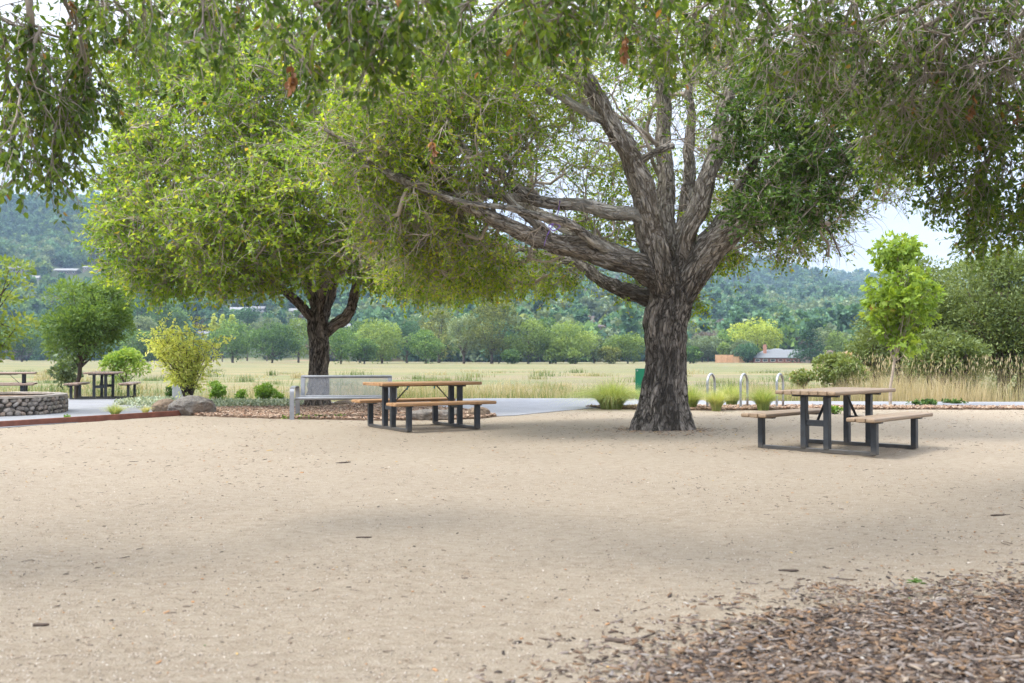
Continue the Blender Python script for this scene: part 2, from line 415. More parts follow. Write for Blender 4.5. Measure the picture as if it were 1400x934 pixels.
# ------------------------------------------------------------------ crowns of leaf clumps for trees farther off
def crown_mesh(name, w, h, d, n, size, lobes=26, z0=0, shape='round', gap=.0, kind='diamond', aspect=.6, var0=.45, hang=0):
    """crown centred on x=y=0 whose bottom is z0; leaf-sized faces on the shells of many lobes"""
    C_, Rr = [], []
    for i in range(lobes):
        if shape == 'cone':
            t = R.random()**1.3; rr_ = (1-t)*.5*R.uniform(.35, .95); a = R.uniform(0, 6.28)
            C_.append((rr_*w*math.cos(a), rr_*d*math.sin(a), z0+h*(.06+t*.86))); Rr.append(w*(.10+.10*(1-t)))
        elif shape == 'vase':
            t = R.random(); rr_ = (.12+.42*t**.8)*math.sqrt(R.random()); a = R.uniform(0, 6.28)
            C_.append((rr_*w*math.cos(a), rr_*d*math.sin(a), z0+h*(.12+t*.74))); Rr.append(w*R.uniform(.10, .18))
        else:
            q = nrm(R.normal(size=3)); m = R.uniform(.5, .80); tt = .5+.5*q[2]*m*1.02; sq = 1.0 if tt > .4 else .86
            C_.append((q[0]*w*.5*m*sq, q[1]*d*.5*m*sq, z0+h*tt)); Rr.append(min(w, h*1.3)*R.uniform(.12, .22))
    C_ = np.array(C_); Rr = np.array(Rr)
    flat = .75 if shape == 'round' else .6
    k = R.choice(lobes, n, p=Rr**2/np.sum(Rr**2))
    q = rdir(n); q[:, 2] = np.where((q[:, 2] < -.3) & (R.random(n) < .5), -q[:, 2]*R.uniform(.2, 1, n), q[:, 2])
    rad_ = R.uniform(.55, 1.08, n)**.6
    P = C_[k]+q*Rr[k][:, None]*rad_[:, None]*np.array([1, 1, flat])
    lv = R.normal(size=lobes)*.10
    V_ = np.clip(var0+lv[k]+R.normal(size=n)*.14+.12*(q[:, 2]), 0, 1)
    D = q*.8+rdir(n)*.7+np.array([0, 0, -hang])
    V, Q, m = leaves(P, D, size*R.uniform(.6, 1.4, n), aspect, .3, .5, kind)
    return fastmesh(name, V, [Q], np.repeat(V_, m)), C_
def far_trunk(w, h, z0, C_, n=7, r=.22):
    t = TB(); top = z0+h*.45
    t.tube([(0, 0, -.4), (.05*w*.1, 0, z0*.6), (0, .02*w, top)], [r*1.3, r, r*.6], 7)
    for c in C_[:n]:
        c = np.array(c); s = np.array([0, 0, z0*R.uniform(.7, 1.1)+.1*h]); t.tube([s, s*.5+c*.5+np.array([0, 0, -.06*h]), c], [r*.5, r*.3, r*.12], 5)
    return t

# ------------------------------------------------------------------ terrain
def lerp(x, xs, ys): return np.interp(x, xs, ys)
RX = [-900, -300, 0, 60, 150, 300, 520, 750, 900, 985, 1065, 1110, 1170, 1240, 1400, 1800, 2300]
RE = [190, 205, 212, 214, 200, 178, 160, 152, 136, 128, 116, 108, 104, 100, 92, 80, 60]
def terr(x, y):
    x = np.asarray(x, float); y = np.asarray(y, float)
    r = np.hypot(x, y); front = np.clip(y/(r+1e-6), 0, 1)
    px = np.where(y > 1, 700+F*x/np.maximum(y, 1), np.where(x < 0, -2000, 3000))
    px = np.clip(px, -2000, 3400)
    base = lerp(r, [0, 22, 28, 40, 90, 250, 8000], [-.09, -.09, -.06, -.28, -.48, -.62, -.8])
    e = lerp(px, RX, RE)
    r0 = lerp(px, [0, 300, 700, 1000, 1400], [560, 470, 330, 400, 380])
    r1 = lerp(px, [0, 250, 600, 900, 1400], [1350, 1500, 2100, 2600, 2800])
    t = np.clip((r-r0)/(r1-r0), 0, 1)
    zr = e/F*r1*front
    sp = 1+.10*np.sin(px*.031+r*.0035)*np.sin(t*3.1)+.07*np.sin(px*.011+r*.008+2)*np.sin(t*3.1)+.05*np.sin(px*.07+r*.004)*np.sin(t*3.1)
    z = zr*(t**1.12)*sp
    over = np.clip((r-r1)/2600, 0, 1); z = z*(1-over*.75)
    f2 = np.clip((front-.25)/.35, 0, 1)
    rip = .02*np.sin(px*.09+1.3)+.015*np.sin(px*.21)
    return base+z*f2*(1+rip*t)
def ray_hit(px, py, rmin=60):
    d = np.geomspace(rmin, 3200, 1500)
    P = W(px, py, 1.0)-np.array([0, 0, EYE])
    x = P[0]*d; zz = EYE+P[2]*d
    h = terr(x, d) >= zz
    k = int(np.argmax(h)) if h.any() else len(d)-1
    return x[k], d[k], float(terr(x[k], d[k]))

az = np.concatenate([np.arange(-180, -42, 4.), np.arange(-42, 42, .3), np.arange(42, 180, 4.)])
rs = np.concatenate([[0], np.geomspace(3, 60, 34), np.geomspace(64, 3200, 190), [3600, 4250]])
A_, R_ = np.meshgrid(np.radians(az), rs); X_ = np.sin(A_)*R_; Y_ = np.cos(A_)*R_
Z_ = terr(X_, Y_)
n1, n2 = X_.shape; i = np.arange(n1-1)[:, None]*n2; j = np.arange(n2)[None]; k = (j+1) % n2
Qg = np.stack([i+j, i+k, i+n2+k, i+n2+j], -1).reshape(-1, 4)[:, ::-1]
m, nt, b = newmat('ground_material'); co = objco(nt)
sx = nd(nt, 'ShaderNodeSeparateXYZ'); nt.links.new(co, sx.inputs[0])
st = noise_n(nt, mapping(nt, co, (.007, .022, 0)), 1.0, 7, .62)
st2 = noise_n(nt, mapping(nt, co, (.04, .09, 0)), 1.0, 7, .7)
fine = noise_n(nt, mapping(nt, co, (.8, 1.6, 0)), 1.0, 6, .7)
c1 = ramp(nt, st, [(.36, (.27, .19, .115)), (.42, (.12, .155, .055)), (.47, (.26, .20, .12)), (.505, (.085, .14, .05)), (.54, (.21, .155, .12)), (.58, (.11, .155, .05)), (.64, (.29, .20, .13))])
c2 = ramp(nt, st2, [(.35, (.08, .13, .045)), (.5, (.19, .17, .09)), (.65, (.28, .21, .13))])
c = mixc(nt, .3, c1, c2); c = mixc(nt, .2, c, ramp(nt, fine, [(.3, (.07, .08, .03)), (.7, (.32, .27, .17))]))
hillm = nd(nt, 'ShaderNodeMapRange'); hillm.inputs[1].default_value = -.4; hillm.inputs[2].default_value = 1.2
nt.links.new(sx.outputs['Z'], hillm.inputs[0])
c = mixc(nt, hillm.outputs[0], c, (.045, .06, .025))
nt.links.new(c, b.inputs['Base Color']); b.inputs['Roughness'].default_value = .95; b.inputs['Specular IOR Level'].default_value = .1
bump(nt, b, fine, .5, .15)
g = link('ground', fastmesh('ground', np.stack([X_, Y_, Z_], -1).reshape(-1, 3), [Qg]), m, None, True); setp(g, kind='structure')

# ------------------------------------------------------------------ court, paving, mulch base
def inpoly(x, y, poly):
    c = np.zeros(x.shape, bool); n = len(poly)
    for i in range(n):
        x1, y1 = poly[i]; x2, y2 = poly[i-1]
        s = ((y1 > y) != (y2 > y)) & (x < (x2-x1)*(y-y1)/((y2-y1)+1e-12)+x1); c ^= s
    return c
def sandz(x, y):
    a = .014*np.sin(x*1.3+np.sin(y*.7)*1.7)*np.sin(y*.9+1)+.008*np.sin(x*3.1+y*1.9)
    a = a*np.clip((16-y)/4, 0, 1)
    for (cx, cy, s, hh) in TRODDEN: a = a+hh*np.exp(-((x-cx)**2+(y-cy)**2)/s)
    for (cx, cy, an) in DENTS:
        u = (x-cx)*math.cos(an)+(y-cy)*math.sin(an); v = -(x-cx)*math.sin(an)+(y-cy)*math.cos(an)
        e = (u/.15)**2+(v/.07)**2; a = a-.013*np.exp(-e)+.005*np.exp(-(np.sqrt(e)-1.7)**2*3)
    for (c0, c1, c2) in ((4.15, .16, .012), (4.42, .17, .012), (5.35, .10, .02), (5.62, .10, .02), (7.4, -.05, .012)):
        dd = y-(c0+c1*x+c2*x*x); a = a-.012*np.exp(-(dd/.06)**2)+.007*np.exp(-((np.abs(dd)-.10)/.035)**2)
    return a
DENTS = [(R.uniform(-4.5, 5.5), R.uniform(3.8, 14), R.uniform(-.6, .6)) for _ in range(170)]
TRODDEN = [(4.18, 12.65, 1.0, .0), (2.4, 15.5, .45, .07)]
xs = np.concatenate([np.arange(-30, -12, .8), np.arange(-12, 14, .09), np.arange(14, 30.1, .8)]); ys = np.concatenate([np.arange(-8, 2.6, .6), np.arange(2.6, 13, .06), np.arange(13, 23.1, .2)])
X_, Y_ = np.meshgrid(xs, ys); Z_ = sandz(X_, Y_)
Z_ = Z_+R.normal(size=Z_.shape)*.0026
n1, n2 = X_.shape; i = np.arange(n1-1)[:, None]*n2; j = np.arange(n2-1)[None]
Q = np.stack([i+j, i+j+1, i+n2+j+1, i+n2+j], -1).reshape(-1, 4)
m, nt, b = newmat('decomposed_granite'); co = objco(nt)
big = noise_n(nt, mapping(nt, co, (.35, .6, 1)), 1, 5, .6); mid = noise_n(nt, co, 2.6, 10, .8); scuf = noise_n(nt, mapping(nt, co, (9, 22, 9), (0, 0, .25)), 1, 6, .7); gr = noise_n(nt, co, 95, 4, .75)
v = nd(nt, 'ShaderNodeTexVoronoi'); v.inputs['Scale'].default_value = 70; nt.links.new(co, v.inputs['Vector'])
c = ramp(nt, big, [(.36, (0.281, 0.223, 0.159)), (.7, (0.397, 0.327, 0.238))])
c = mixc(nt, .35, c, ramp(nt, mid, [(.3, (0.238, 0.183, 0.128)), (.7, (0.433, 0.366, 0.275))]))
c = mixc(nt, .5, c, ramp(nt, gr, [(.3, (0.134, 0.100, 0.071)), (.5, (0.354, 0.299, 0.238)), (.7, (0.610, 0.549, 0.458))]))
c = mixc(nt, .35, c, ramp(nt, scuf, [(.38, (0.244, 0.189, 0.128)), (.5, (0.390, 0.329, 0.244)), (.66, (0.488, 0.421, 0.329))]))
sp = ramp(nt, v.outputs['Color'], [(.0, (1, 1, 1)), (.06, (0, 0, 0))])
c = mixc(nt, mathn(nt, 'MULTIPLY', sp, .55), c, (.16, .11, .075))
nt.links.new(c, b.inputs['Base Color']); b.inputs['Roughness'].default_value = .95; b.inputs['Specular IOR Level'].default_value = .15
bump(nt, b, mathn(nt, 'ADD', mathn(nt, 'ADD', gr, mathn(nt, 'MULTIPLY', scuf, 1.2)), mathn(nt, 'MULTIPLY', mid, 2.2)), 1.0, .022)
s = link('sand_ground', fastmesh('sand_ground', np.stack([X_, Y_, Z_], -1).reshape(-1, 3), [Q]), m, None, True); setp(s, kind='structure')

def slab(name, poly, z, mat, res=.5, zf=None, kind='structure'):
    poly = [tuple(p) for p in poly]
    bm = bmesh.new(); f = bm.faces.new([bm.verts.new((p[0], p[1], z)) for p in poly])
    if f.normal.z < 0: f.normal_flip()
    r = bmesh.ops.extrude_face_region(bm, geom=[f]);
    for v_ in [e for e in r['geom'] if isinstance(e, bmesh.types.BMVert)]: v_.co.z -= .12
    bmesh.ops.recalc_face_normals(bm, faces=bm.faces)
    me = bpy.data.meshes.new(name); bm.to_mesh(me); bm.free()
    o = link(name, me, mat); return setp(o, kind=kind)
m, nt, b = newmat('asphalt'); co = objco(nt)
n_ = noise_n(nt, co, 1.2, 6, .6); n2_ = noise_n(nt, co, 60, 3, .7)
c = ramp(nt, n_, [(.3, (.15, .155, .17)), (.7, (.22, .225, .24))]); c = mixc(nt, .3, c, ramp(nt, n2_, [(.3, (.12, .12, .13)), (.7, (.42, .42, .43))]))
nt.links.new(c, b.inputs['Base Color']); b.inputs['Roughness'].default_value = .85; bump(nt, b, n2_, .3, .005)
M['asphalt'] = m
slab('paved_path', [(-9.8, 13.2), (-6.75, 19.95), (-6.9, 21.8), (-5.2, 24.0), (-2.9, 24.0), (-1.1, 21.7), (-.35, 19.5), (.05, 19.75), (1.0, 21.4), (2.2, 23.1),
     (6.3, 23.2), (11.8, 22.8), (40, 22.6), (40, 25.6), (12, 25.7), (6.5, 26.2), (2.2, 27.9), (-1.0, 27.9), (-5.1, 25.2), (-9.2, 25.4), (-10.4, 27.9), (-30, 28.4), (-30, 13.2)], .012, M['asphalt'])
M['mulchbase'] = plain('mulch_soil', (.15, .105, .075), .95, 0, 14, .45, .8, .1)
MB1 = [(-6.7, 20.05), (-5.6, 19.3), (-4.2, 18.75), (-2.4, 18.25), (-1.2, 18.5), (-.6, 18.8), (-.3, 19.5), (-1.05, 21.75), (-2.85, 24.1), (-5.25, 24.1), (-6.95, 21.9)]
slab('mulch_bed', MB1, .02, M['mulchbase'])
MB2 = [(1.7, 22.95), (3, 21.9), (4.6, 21.75), (6.4, 22.05), (9, 22.1), (14, 21.9), (30, 21.6), (40, 22.9), (11.8, 22.85), (6.3, 23.25), (2.1, 23.2)]
slab('mulch_strip', MB2, .016, M['mulchbase'])
BEDN = [G(640, 990), G(700, 930), G(770, 888), G(850, 858), G(930, 838), G(1000, 817), G(1090, 808), G(1200, 792), G(1400, 776), (4.4, 6.2), (5.2, 7.4), (6.2, 8.6), (9, 8.9), (10, 3), (7, -1.5), (2, -1.5), (.6, 1.5), (.1, 2.4)]

# ------------------------------------------------------------------ loose bits
def bits(P, L, Wd, H, var, zf=None, pitch=.12, curve=0):
    n = len(P); a = R.uniform(0, 6.28, n); t = R.normal(size=n)*pitch
    D = np.stack([np.cos(a)*np.cos(t), np.sin(a)*np.cos(t), np.sin(t)], 1)
    S = nrm(np.cross(D, nrm(np.array([0, 0, 1])+R.normal(size=(n, 3))*pitch*1.2))); N = np.cross(S, D)
    l = (L/2)[:, None]; w = (Wd/2)[:, None]; h = H[:, None]; tp = R.uniform(.3, 1, n)[:, None]
    k = R.uniform(-1, 1, n)[:, None]*w*1.0*curve
    V = np.stack([P-D*l-S*w*tp, P-D*l+S*w*tp, P+S*w+S*k, P+D*l+S*w*tp, P+D*l-S*w*tp, P-S*w+S*k,
                  P-D*l-S*w*tp*.8+N*h, P-D*l+S*w*tp*.8+N*h, P+S*w*.9+S*k+N*h*1.3, P+D*l+S*w*tp*.8+N*h, P+D*l-S*w*tp*.8+N*h, P-S*w*.9+S*k+N*h*1.3], 1).reshape(-1, 3)
    b = (np.arange(n)*12)[:, None]
    fs = [(6, 7, 8, 11), (11, 8, 9, 10), (0, 1, 7, 6), (1, 2, 8, 7), (2, 3, 9, 8), (3, 4, 10, 9), (4, 5, 11, 10), (5, 0, 6, 11)]
    Q = np.concatenate([b+np.array(f)[None] for f in fs], 1).reshape(-1, 4)
    # outward winding is not needed: all materials are two sided
    return V, Q, np.repeat(var, 8)
M['chips'] = bitmat('bark_chips', [(0, (0.031, 0.022, 0.018)), (.12, (0.061, 0.041, 0.031)), (.24, (0.136, 0.105, 0.085)), (.38, (0.109, 0.068, 0.041)), (.48, (0.170, 0.139, 0.119)), (.6, (0.150, 0.092, 0.051)), (.68, (0.116, 0.082, 0.058)),
                                   (.78, (0.184, 0.163, 0.150)), (.86, (0.190, 0.122, 0.075)), (.95, (0.245, 0.197, 0.150)), (.992, (0.313, 0.286, 0.252))])
def scatter_poly(poly, n, far=None):
    p = np.array(poly); lo, hi = p.min(0), p.max(0); out = np.zeros((0, 2))
    while len(out) < n:
        q = R.uniform(lo, hi, (n*3, 2)); q = q[inpoly(q[:, 0], q[:, 1], poly)]; out = np.vstack([out, q])
    return out[:n]
# near bed: ragged edge, layered chips
big = scatter_poly([(-.4, 2.2), (-.2, 3.6), (.2, 4.6), (.9, 5.4), (1.8, 6.0), (3.0, 6.6), (4.2, 7.2), (5.8, 9.4), (10, 9.4), (10.5, 2.5), (7, -1.6), (1, -1.6), (.2, 1.5)], 260000)
pb = np.array(BEDN)
def edge_dist(q, poly):
    p = np.array(poly); d = np.full(len(q), 9.)
    for i in range(len(p)):
        a, b_ = p[i-1], p[i]; t = np.clip(((q-a)@(b_-a))/((b_-a)@(b_-a)), 0, 1); d = np.minimum(d, np.linalg.norm(q-(a+t[:, None]*(b_-a)), axis=1))
    return d
ins = inpoly(big[:, 0], big[:, 1], BEDN); ed = edge_dist(big, BEDN)*np.where(ins, 1, -1)
wob = np.array([noise.noise(Vector((q[0]*2.2, q[1]*2.2, 0)))*.22 for q in big])
dens = np.clip(.5+(ed+wob-.05)/.95, 0.0, 1)**2.2
near = np.clip((7.5-np.hypot(big[:, 0]-1, big[:, 1]))/2.5, .33, 1)
keep = (R.random(len(big)) < dens*near); q = big[keep]; e_ = dens[keep]
n = len(q); L = R.gamma(2.6, .0088, n)+.009; w_ = np.minimum(L*R.uniform(.14, .5, n), .016); h_ = R.uniform(.0015, .005, n)
z = sandz(q[:, 0], q[:, 1])+R.uniform(.001, .028, n)*e_
V, Q, v_ = bits(np.column_stack([q, z]), L, w_, h_, R.random(n), pitch=.2, curve=.8)
o = link('bark_mulch', fastmesh('bark_mulch', V, [Q], v_), M['chips']); setp(o, 'loose bark and wood chip mulch in the near right corner', None, None, 'stuff')
m_, nt, b = newmat('mulch_underlay'); vv = nd(nt, 'ShaderNodeTexVoronoi'); vv.inputs['Scale'].default_value = 62; nt.links.new(mapping(nt, objco(nt), (1, 1.7, 1), (0, 0, .4)), vv.inputs['Vector'])
nt.links.new(ramp(nt, vv.outputs['Color'], [(0, (0.028, 0.021, 0.017)), (.35, (0.070, 0.049, 0.035)), (.5, (0.133, 0.101, 0.077)), (.65, (0.098, 0.059, 0.035)), (.8, (0.168, 0.133, 0.108))], 'CONSTANT'), b.inputs['Base Color']); b.inputs['Roughness'].default_value = .95; bump(nt, b, vv.outputs['Distance'], .8, .01)
inner = [(x, y) for x, y in BEDN]; cen = pb.mean(0); inner = [tuple(np.array(p)+(cen-np.array(p))*(.42/np.linalg.norm(cen-np.array(p)))) for p in inner]
gx, gy = np.meshgrid(np.arange(-.5, 10.2, .1), np.arange(-1.6, 9.2, .1)); gz = sandz(gx, gy)
ins = inpoly(gx, gy, inner); n1, n2 = gx.shape; i = np.arange(n1-1)[:, None]*n2; j = np.arange(n2-1)[None]
Q = np.stack([i+j, i+j+1, i+n2+j+1, i+n2+j], -1).reshape(-1, 4); Q = Q[ins.ravel()[Q].all(1)]
uu, iv = np.unique(Q, return_inverse=True)
o = link('mulch_soil', fastmesh('mulch_soil', np.stack([gx.ravel()[uu], gy.ravel()[uu], gz.ravel()[uu]+.009], -1), [iv.reshape(Q.shape)]), m_); setp(o, kind='structure')
# far beds
qs = np.vstack([scatter_poly(MB1, 15000), scatter_poly([(p[0], p[1]) for p in MB2 if p[0] < 15]+[], 9000)])
n = len(qs); V, Q, v_ = bits(np.column_stack([qs, .022+R.uniform(0, .03, n)]), R.uniform(.04, .11, n), R.uniform(.015, .04, n), R.uniform(.004, .012, n), np.where(R.random(n) < .5, R.uniform(.24, .7, n), R.random(n)), pitch=.3)
o = link('wood_chips', fastmesh('wood_chips', V, [Q], v_), bitmat('brown_chips', [(0, (.08, .05, .035)), (.2, (.24, .16, .11)), (.45, (.34, .24, .17)), (.65, (.28, .16, .10)), (.8, (.45, .35, .27))])); setp(o, 'brown wood chips in the beds under the second oak and by the path', None, None, 'stuff')
# litter on the sand
n = 19000; y = 3.2+(R.random(n)**1.35)*19.2; x = (R.random(n)*2-1)*(y*.56+1.0)
dn = np.array([noise.noise(Vector((a*.5, b_*.5, 3.))) for a, b_ in zip(x, y)]); wgt = np.clip(.38+dn*1.1+.35*(x > .5)*(y < 8)+.25*(y > 12), .08, 1)
kp = R.random(n) < wgt; x, y = x[kp], y[kp]; n = len(x)
L = (R.gamma(1.6, .005, n)+.005)*np.clip(y/8, .8, 1.5); stick = R.random(n) < .22; L = np.where(stick, L*2.2, L); w_ = np.where(stick, R.uniform(.002, .005, n), L*R.uniform(.3, .6, n))
var = np.where(stick, R.uniform(0, .3, n), R.random(n))
n2_ = 900; aa = R.uniform(0, 6.28, n2_); rr_ = .46+R.exponential(.28, n2_); x = np.concatenate([x, 2.36+rr_*np.cos(aa)]); y = np.concatenate([y, 15.6+rr_*np.sin(aa)])
L = np.concatenate([L, R.uniform(.015, .06, n2_)]); w_ = np.concatenate([w_, R.uniform(.008, .02, n2_)]); var = np.concatenate([var, R.random(n2_)]); n = len(x)
V, Q, v_ = bits(np.column_stack([x, y, sandz(x, y)+.002]), np.minimum(L, .11), w_, R.uniform(.001, .005, n), var, pitch=.12, curve=1.2)
o = link('fallen_leaves', fastmesh('fallen_leaves', V, [Q], v_), bitmat('leaf_litter', [(0, (.10, .08, .062)), (.12, (.16, .125, .095)), (.3, (.22, .17, .12)), (.5, (.30, .22, .15)), (.7, (.32, .18, .09)), (.86, (.16, .11, .075)), (.95, (.45, .30, .10)), (.975, (.60, .52, .44)), (.995, (.10, .16, .05))])); setp(o, 'small dry leaves and twig scraps scattered over the sand', None, None, 'stuff')
# coarse grit close to the camera
n = 42000; y = 3.1+(R.random(n)**1.7)*7.5; x = (R.random(n)*2-1)*(y*.55+.5)
V, Q, v_ = bits(np.column_stack([x, y, sandz(x, y)+.0005]), R.uniform(.003, .0085, n), R.uniform(.003, .006, n), R.uniform(.0015, .004, n), R.random(n), pitch=.3)
o = link('grit', fastmesh('grit', V, [Q], v_), bitmat('granite_grit', [(0, (.36, .31, .25)), (.4, (.30, .25, .19)), (.65, (.46, .41, .35)), (.82, (.22, .17, .13)), (.94, (.14, .11, .09))])); setp(o, 'coarse pale grit on the sand court', None, None, 'stuff')
def rot2(x, y, a): return x*math.cos(a)-y*math.sin(a), x*math.sin(a)+y*math.cos(a)
M['stickm'] = plain('stick_bark', (.07, .05, .038), .9, 0, 30, .4, .3)
def stick(px, py, ln, ang, r, label, fork=False):
    x, y = G(px, py); t = TB(); z = float(sandz(np.array(x), np.array(y)))+r*.9
    c, s_ = math.cos(ang), math.sin(ang)
    P = np.array([(u*ln*c-s_*w*ln, u*ln*s_+c*w*ln, 0.) for u, w in ((-.5, 0), (-.2, .03), (.1, -.02), (.35, .03), (.5, .01))])
    t.tube(P, [r*.8, r, r, r*.8, r*.5], 6)
    if fork: t.tube([P[2], P[2]+np.array([c*ln*.2-s_*ln*.15, s_*ln*.2+c*ln*.15, .01])], [r*.6, r*.3], 5)
    o = t.build('stick', M['stickm'], None); o.location = (x, y, z); setp(o, label, 'stick')
stick(1077, 782, .11, .05, .008, 'short dark stick on the sand just above the edge of the mulch bed')
stick(1366, 703, .15, .1, .006, 'dark thin stick lying on the sand near the right edge', True)
stick(59, 861, .065, .1, .008, 'stubby dark stick lying alone on the sand at the lower left')
stick(840, 876, .085, -.3, .011, 'thick dark stick stub lying across the left rim of the mulch bed')
stick(822, 866, .16, .9, .004, 'thin dark twig leaning up to the right beside the mulch rim', True)
stick(1150, 790, .15, -.4, .004, 'thin curved twig on the sand just behind the mulch bed')
stick(470, 635, .2, .8, .008, 'small forked dark twig on the sand in front of the left picnic table', True)
stick(498, 736, .10, .1, .006, 'flat dark twig in the middle of the left half of the sand court')
stick(755, 871, .13, -.5, .004, 'slender twig just left of the rim of the mulch bed', True)

# ------------------------------------------------------------------ hard-surface helpers
class HB:
    def __init__(s): s.bm = bmesh.new()
    def box(s, c, size, rot=None, bev=.0, seg=2):
        b2 = bmesh.new(); bmesh.ops.create_cube(b2, size=1); bmesh.ops.scale(b2, vec=size, verts=b2.verts)
        if bev: bmesh.ops.bevel(b2, geom=b2.edges[:], offset=bev, segments=seg, affect='EDGES', profile=.5)
        mt = Matrix.Translation(c) @ (rot if rot is not None else Matrix())
        bmesh.ops.transform(b2, matrix=mt, verts=b2.verts)
        me = bpy.data.meshes.new('tmp'); b2.to_mesh(me); b2.free(); s.bm.from_mesh(me); bpy.data.meshes.remove(me); return s
    def bar(s, a, b, w, h, bev=.003):
        a, b = Vector(a), Vector(b); d = b-a
        return s.box((a+b)/2, (d.length, w, h), d.to_track_quat('X', 'Z').to_matrix().to_4x4(), bev, 1)
    def poly(s, verts, faces):
        vs = [s.bm.verts.new(v) for v in verts]
        for f in faces: s.bm.faces.new([vs[i] for i in f])
        return s
    def build(s, name, mat, parent=None, smooth=False):
        bmesh.ops.recalc_face_normals(s.bm, faces=s.bm.faces)
        me = bpy.data.meshes.new(name); s.bm.to_mesh(me); s.bm.free(); o = link(name, me, mat, parent, smooth)
        return o
def pipe(pts, r, name, mat, parent=None, sides=12):
    t = TB(); t.tube(pts, r, sides); return t.build(name, mat, parent)

# ------------------------------------------------------------------ picnic tables
def woodmat(name, c, top):
    m, nt, b = newmat(name); co = objco(nt)
    a = noise_n(nt, mapping(nt, co, (2, 30, 30)), 1, 5, .6)
    k = ramp(nt, a, [(.3, tuple(x*.82 for x in c)), (.7, tuple(x*1.15 for x in c))])
    st_ = noise_n(nt, co, 4, 5, .7); k = mixc(nt, mathn(nt, 'MULTIPLY', ramp(nt, st_, [(.5, (0, 0, 0)), (.75, (1, 1, 1))]), .35), k, top)
    nt.links.new(k, b.inputs['Base Color']); b.inputs['Roughness'].default_value = .55; bump(nt, b, a, .15, .004); return m
M['slat'] = woodmat('recycled_plastic_lumber', (.225, .158, .098), (.25, .215, .165))
M['slat_orange'] = woodmat('orange_plastic_lumber', (0.317, 0.176, 0.079), (0.352, 0.238, 0.141))
M['slat_pink'] = woodmat('sunned_plastic_lumber', (0.264, 0.180, 0.136), (0.299, 0.246, 0.211))
M['blackmetal'] = plain('black_powder_coat', (.022, .026, .031), .42, 0, 9, .4, .12)
m = M['blackmetal']; nt = m.node_tree; b = nt.nodes['Principled BSDF']; old = b.inputs['Base Color'].links[0].from_socket
z_ = nd(nt, 'ShaderNodeSeparateXYZ'); nt.links.new(nd(nt, 'ShaderNodeNewGeometry').outputs['Position'], z_.inputs[0]); mr = nd(nt, 'ShaderNodeMapRange'); mr.inputs[1].default_value = .16; mr.inputs[2].default_value = .0
nt.links.new(mathn(nt, 'ADD', z_.outputs['Z'], mathn(nt, 'MULTIPLY', noise_n(nt, objco(nt), 14, 5), .12)), mr.inputs[0]); mr.inputs[1].default_value = .17; mr.inputs[2].default_value = .04
nt.links.new(mixc(nt, mathn(nt, 'MULTIPLY', mr.outputs[0], .3), old, (.24, .195, .14)), b.inputs['Base Color'])
M['galv'] = plain('galvanised_steel', (.36, .37, .39), .38, .75, 25, .22, .05)
M['silver'] = plain('silver_paint', (.27, .275, .29), .4, .45, 14, .12, .04)
def picnic_table(loc, rz, label, slat, cl=None):
    t = empty('picnic_table', loc, rz, label, 'picnic table', 'picnic tables with two attached benches')
    def planks(y0, n, w, z, half, nm):
        h = HB()
        for i in range(n):
            y = y0+(i-(n-1)/2)*(w+.008); edge = i in (0, n-1)
            h.box((R.uniform(-.003, .003), y, z), (2*half, w, .05), None, .017 if edge else .008, 3)
        return h.build(nm, slat, t)
    planks(0, 7, .105, .735, .9, 'tabletop')
    for s in (-1, 1): planks(s*.69, 3, .112, .435, .9, 'bench_seat')
    for e in (-1, 1):
        x = e*.607
        h = HB(); h.box((x, 0, .028), (.07, 1.46, .05), None, .006); h.build('base_bar', M['blackmetal'], t)
        h = HB(); h.box((x, 0, .36), (.055, .225, .075), None, .008); h.build('crossbar', M['blackmetal'], t)
        h = HB(); h.box((x, 0, .695), (.07, .60, .028), None, .005); h.build('top_bracket', M['blackmetal'], t)
        for s in (-1, 1):
            h = HB(); h.box((x, s*.149, .365), (.085, .072, .64), None, .008); h.build('table_leg', M['blackmetal'], t)
            h = HB(); h.box((x, s*.735, .205), (.085, .068, .38), None, .008); h.build('bench_leg', M['blackmetal'], t)
            h = HB(); h.box((x, s*.69, .400), (.075, .27, .02), None, .004); h.build('bench_bracket', M['blackmetal'], t)
        h = HB(); h.bar((x-e*.03, 0, .37), (x-e*.36, 0, .70), .035, .012); h.build('brace', M['blackmetal'], t)
    h = HB(); h.box((0, 0, .700), (.9, .045, .02), None, .003); h.build('spine_bar', M['blackmetal'], t)
    return t
# fitted from the photograph: model X axis = long axis
t = picnic_table((4.133, 12.65, 0), .822, 'brown slatted picnic table with black legs, the nearest one, right of the big oak', M['slat'])
t = picnic_table((-1.463, 16.35, 0), .553, 'orange-brown picnic table in front of the silver bench', M['slat_orange'])
cm = plain('teal_clip', (.02, .25, .36), .4)
for x_, y_ in ((-.42, .25), (-.30, -.05), (.36, .28)):
    h = HB(); h.box((x_, y_, .672), (.02, .012, .075), Matrix.Rotation(.3, 4, 'Y'), .003); h.build('clip', cm, t)
gx_, gy_ = (150-700)/F*28.3, 28.3
picnic_table((gx_, 27.9, -.01), rad(103), 'pinkish picnic table on the paving beside the slender green tree, seen end-on', M['slat_pink'])
picnic_table((-14.0, 27.2, -.01), rad(22), 'pinkish picnic table behind the stone planter at the left edge', M['slat_pink'])

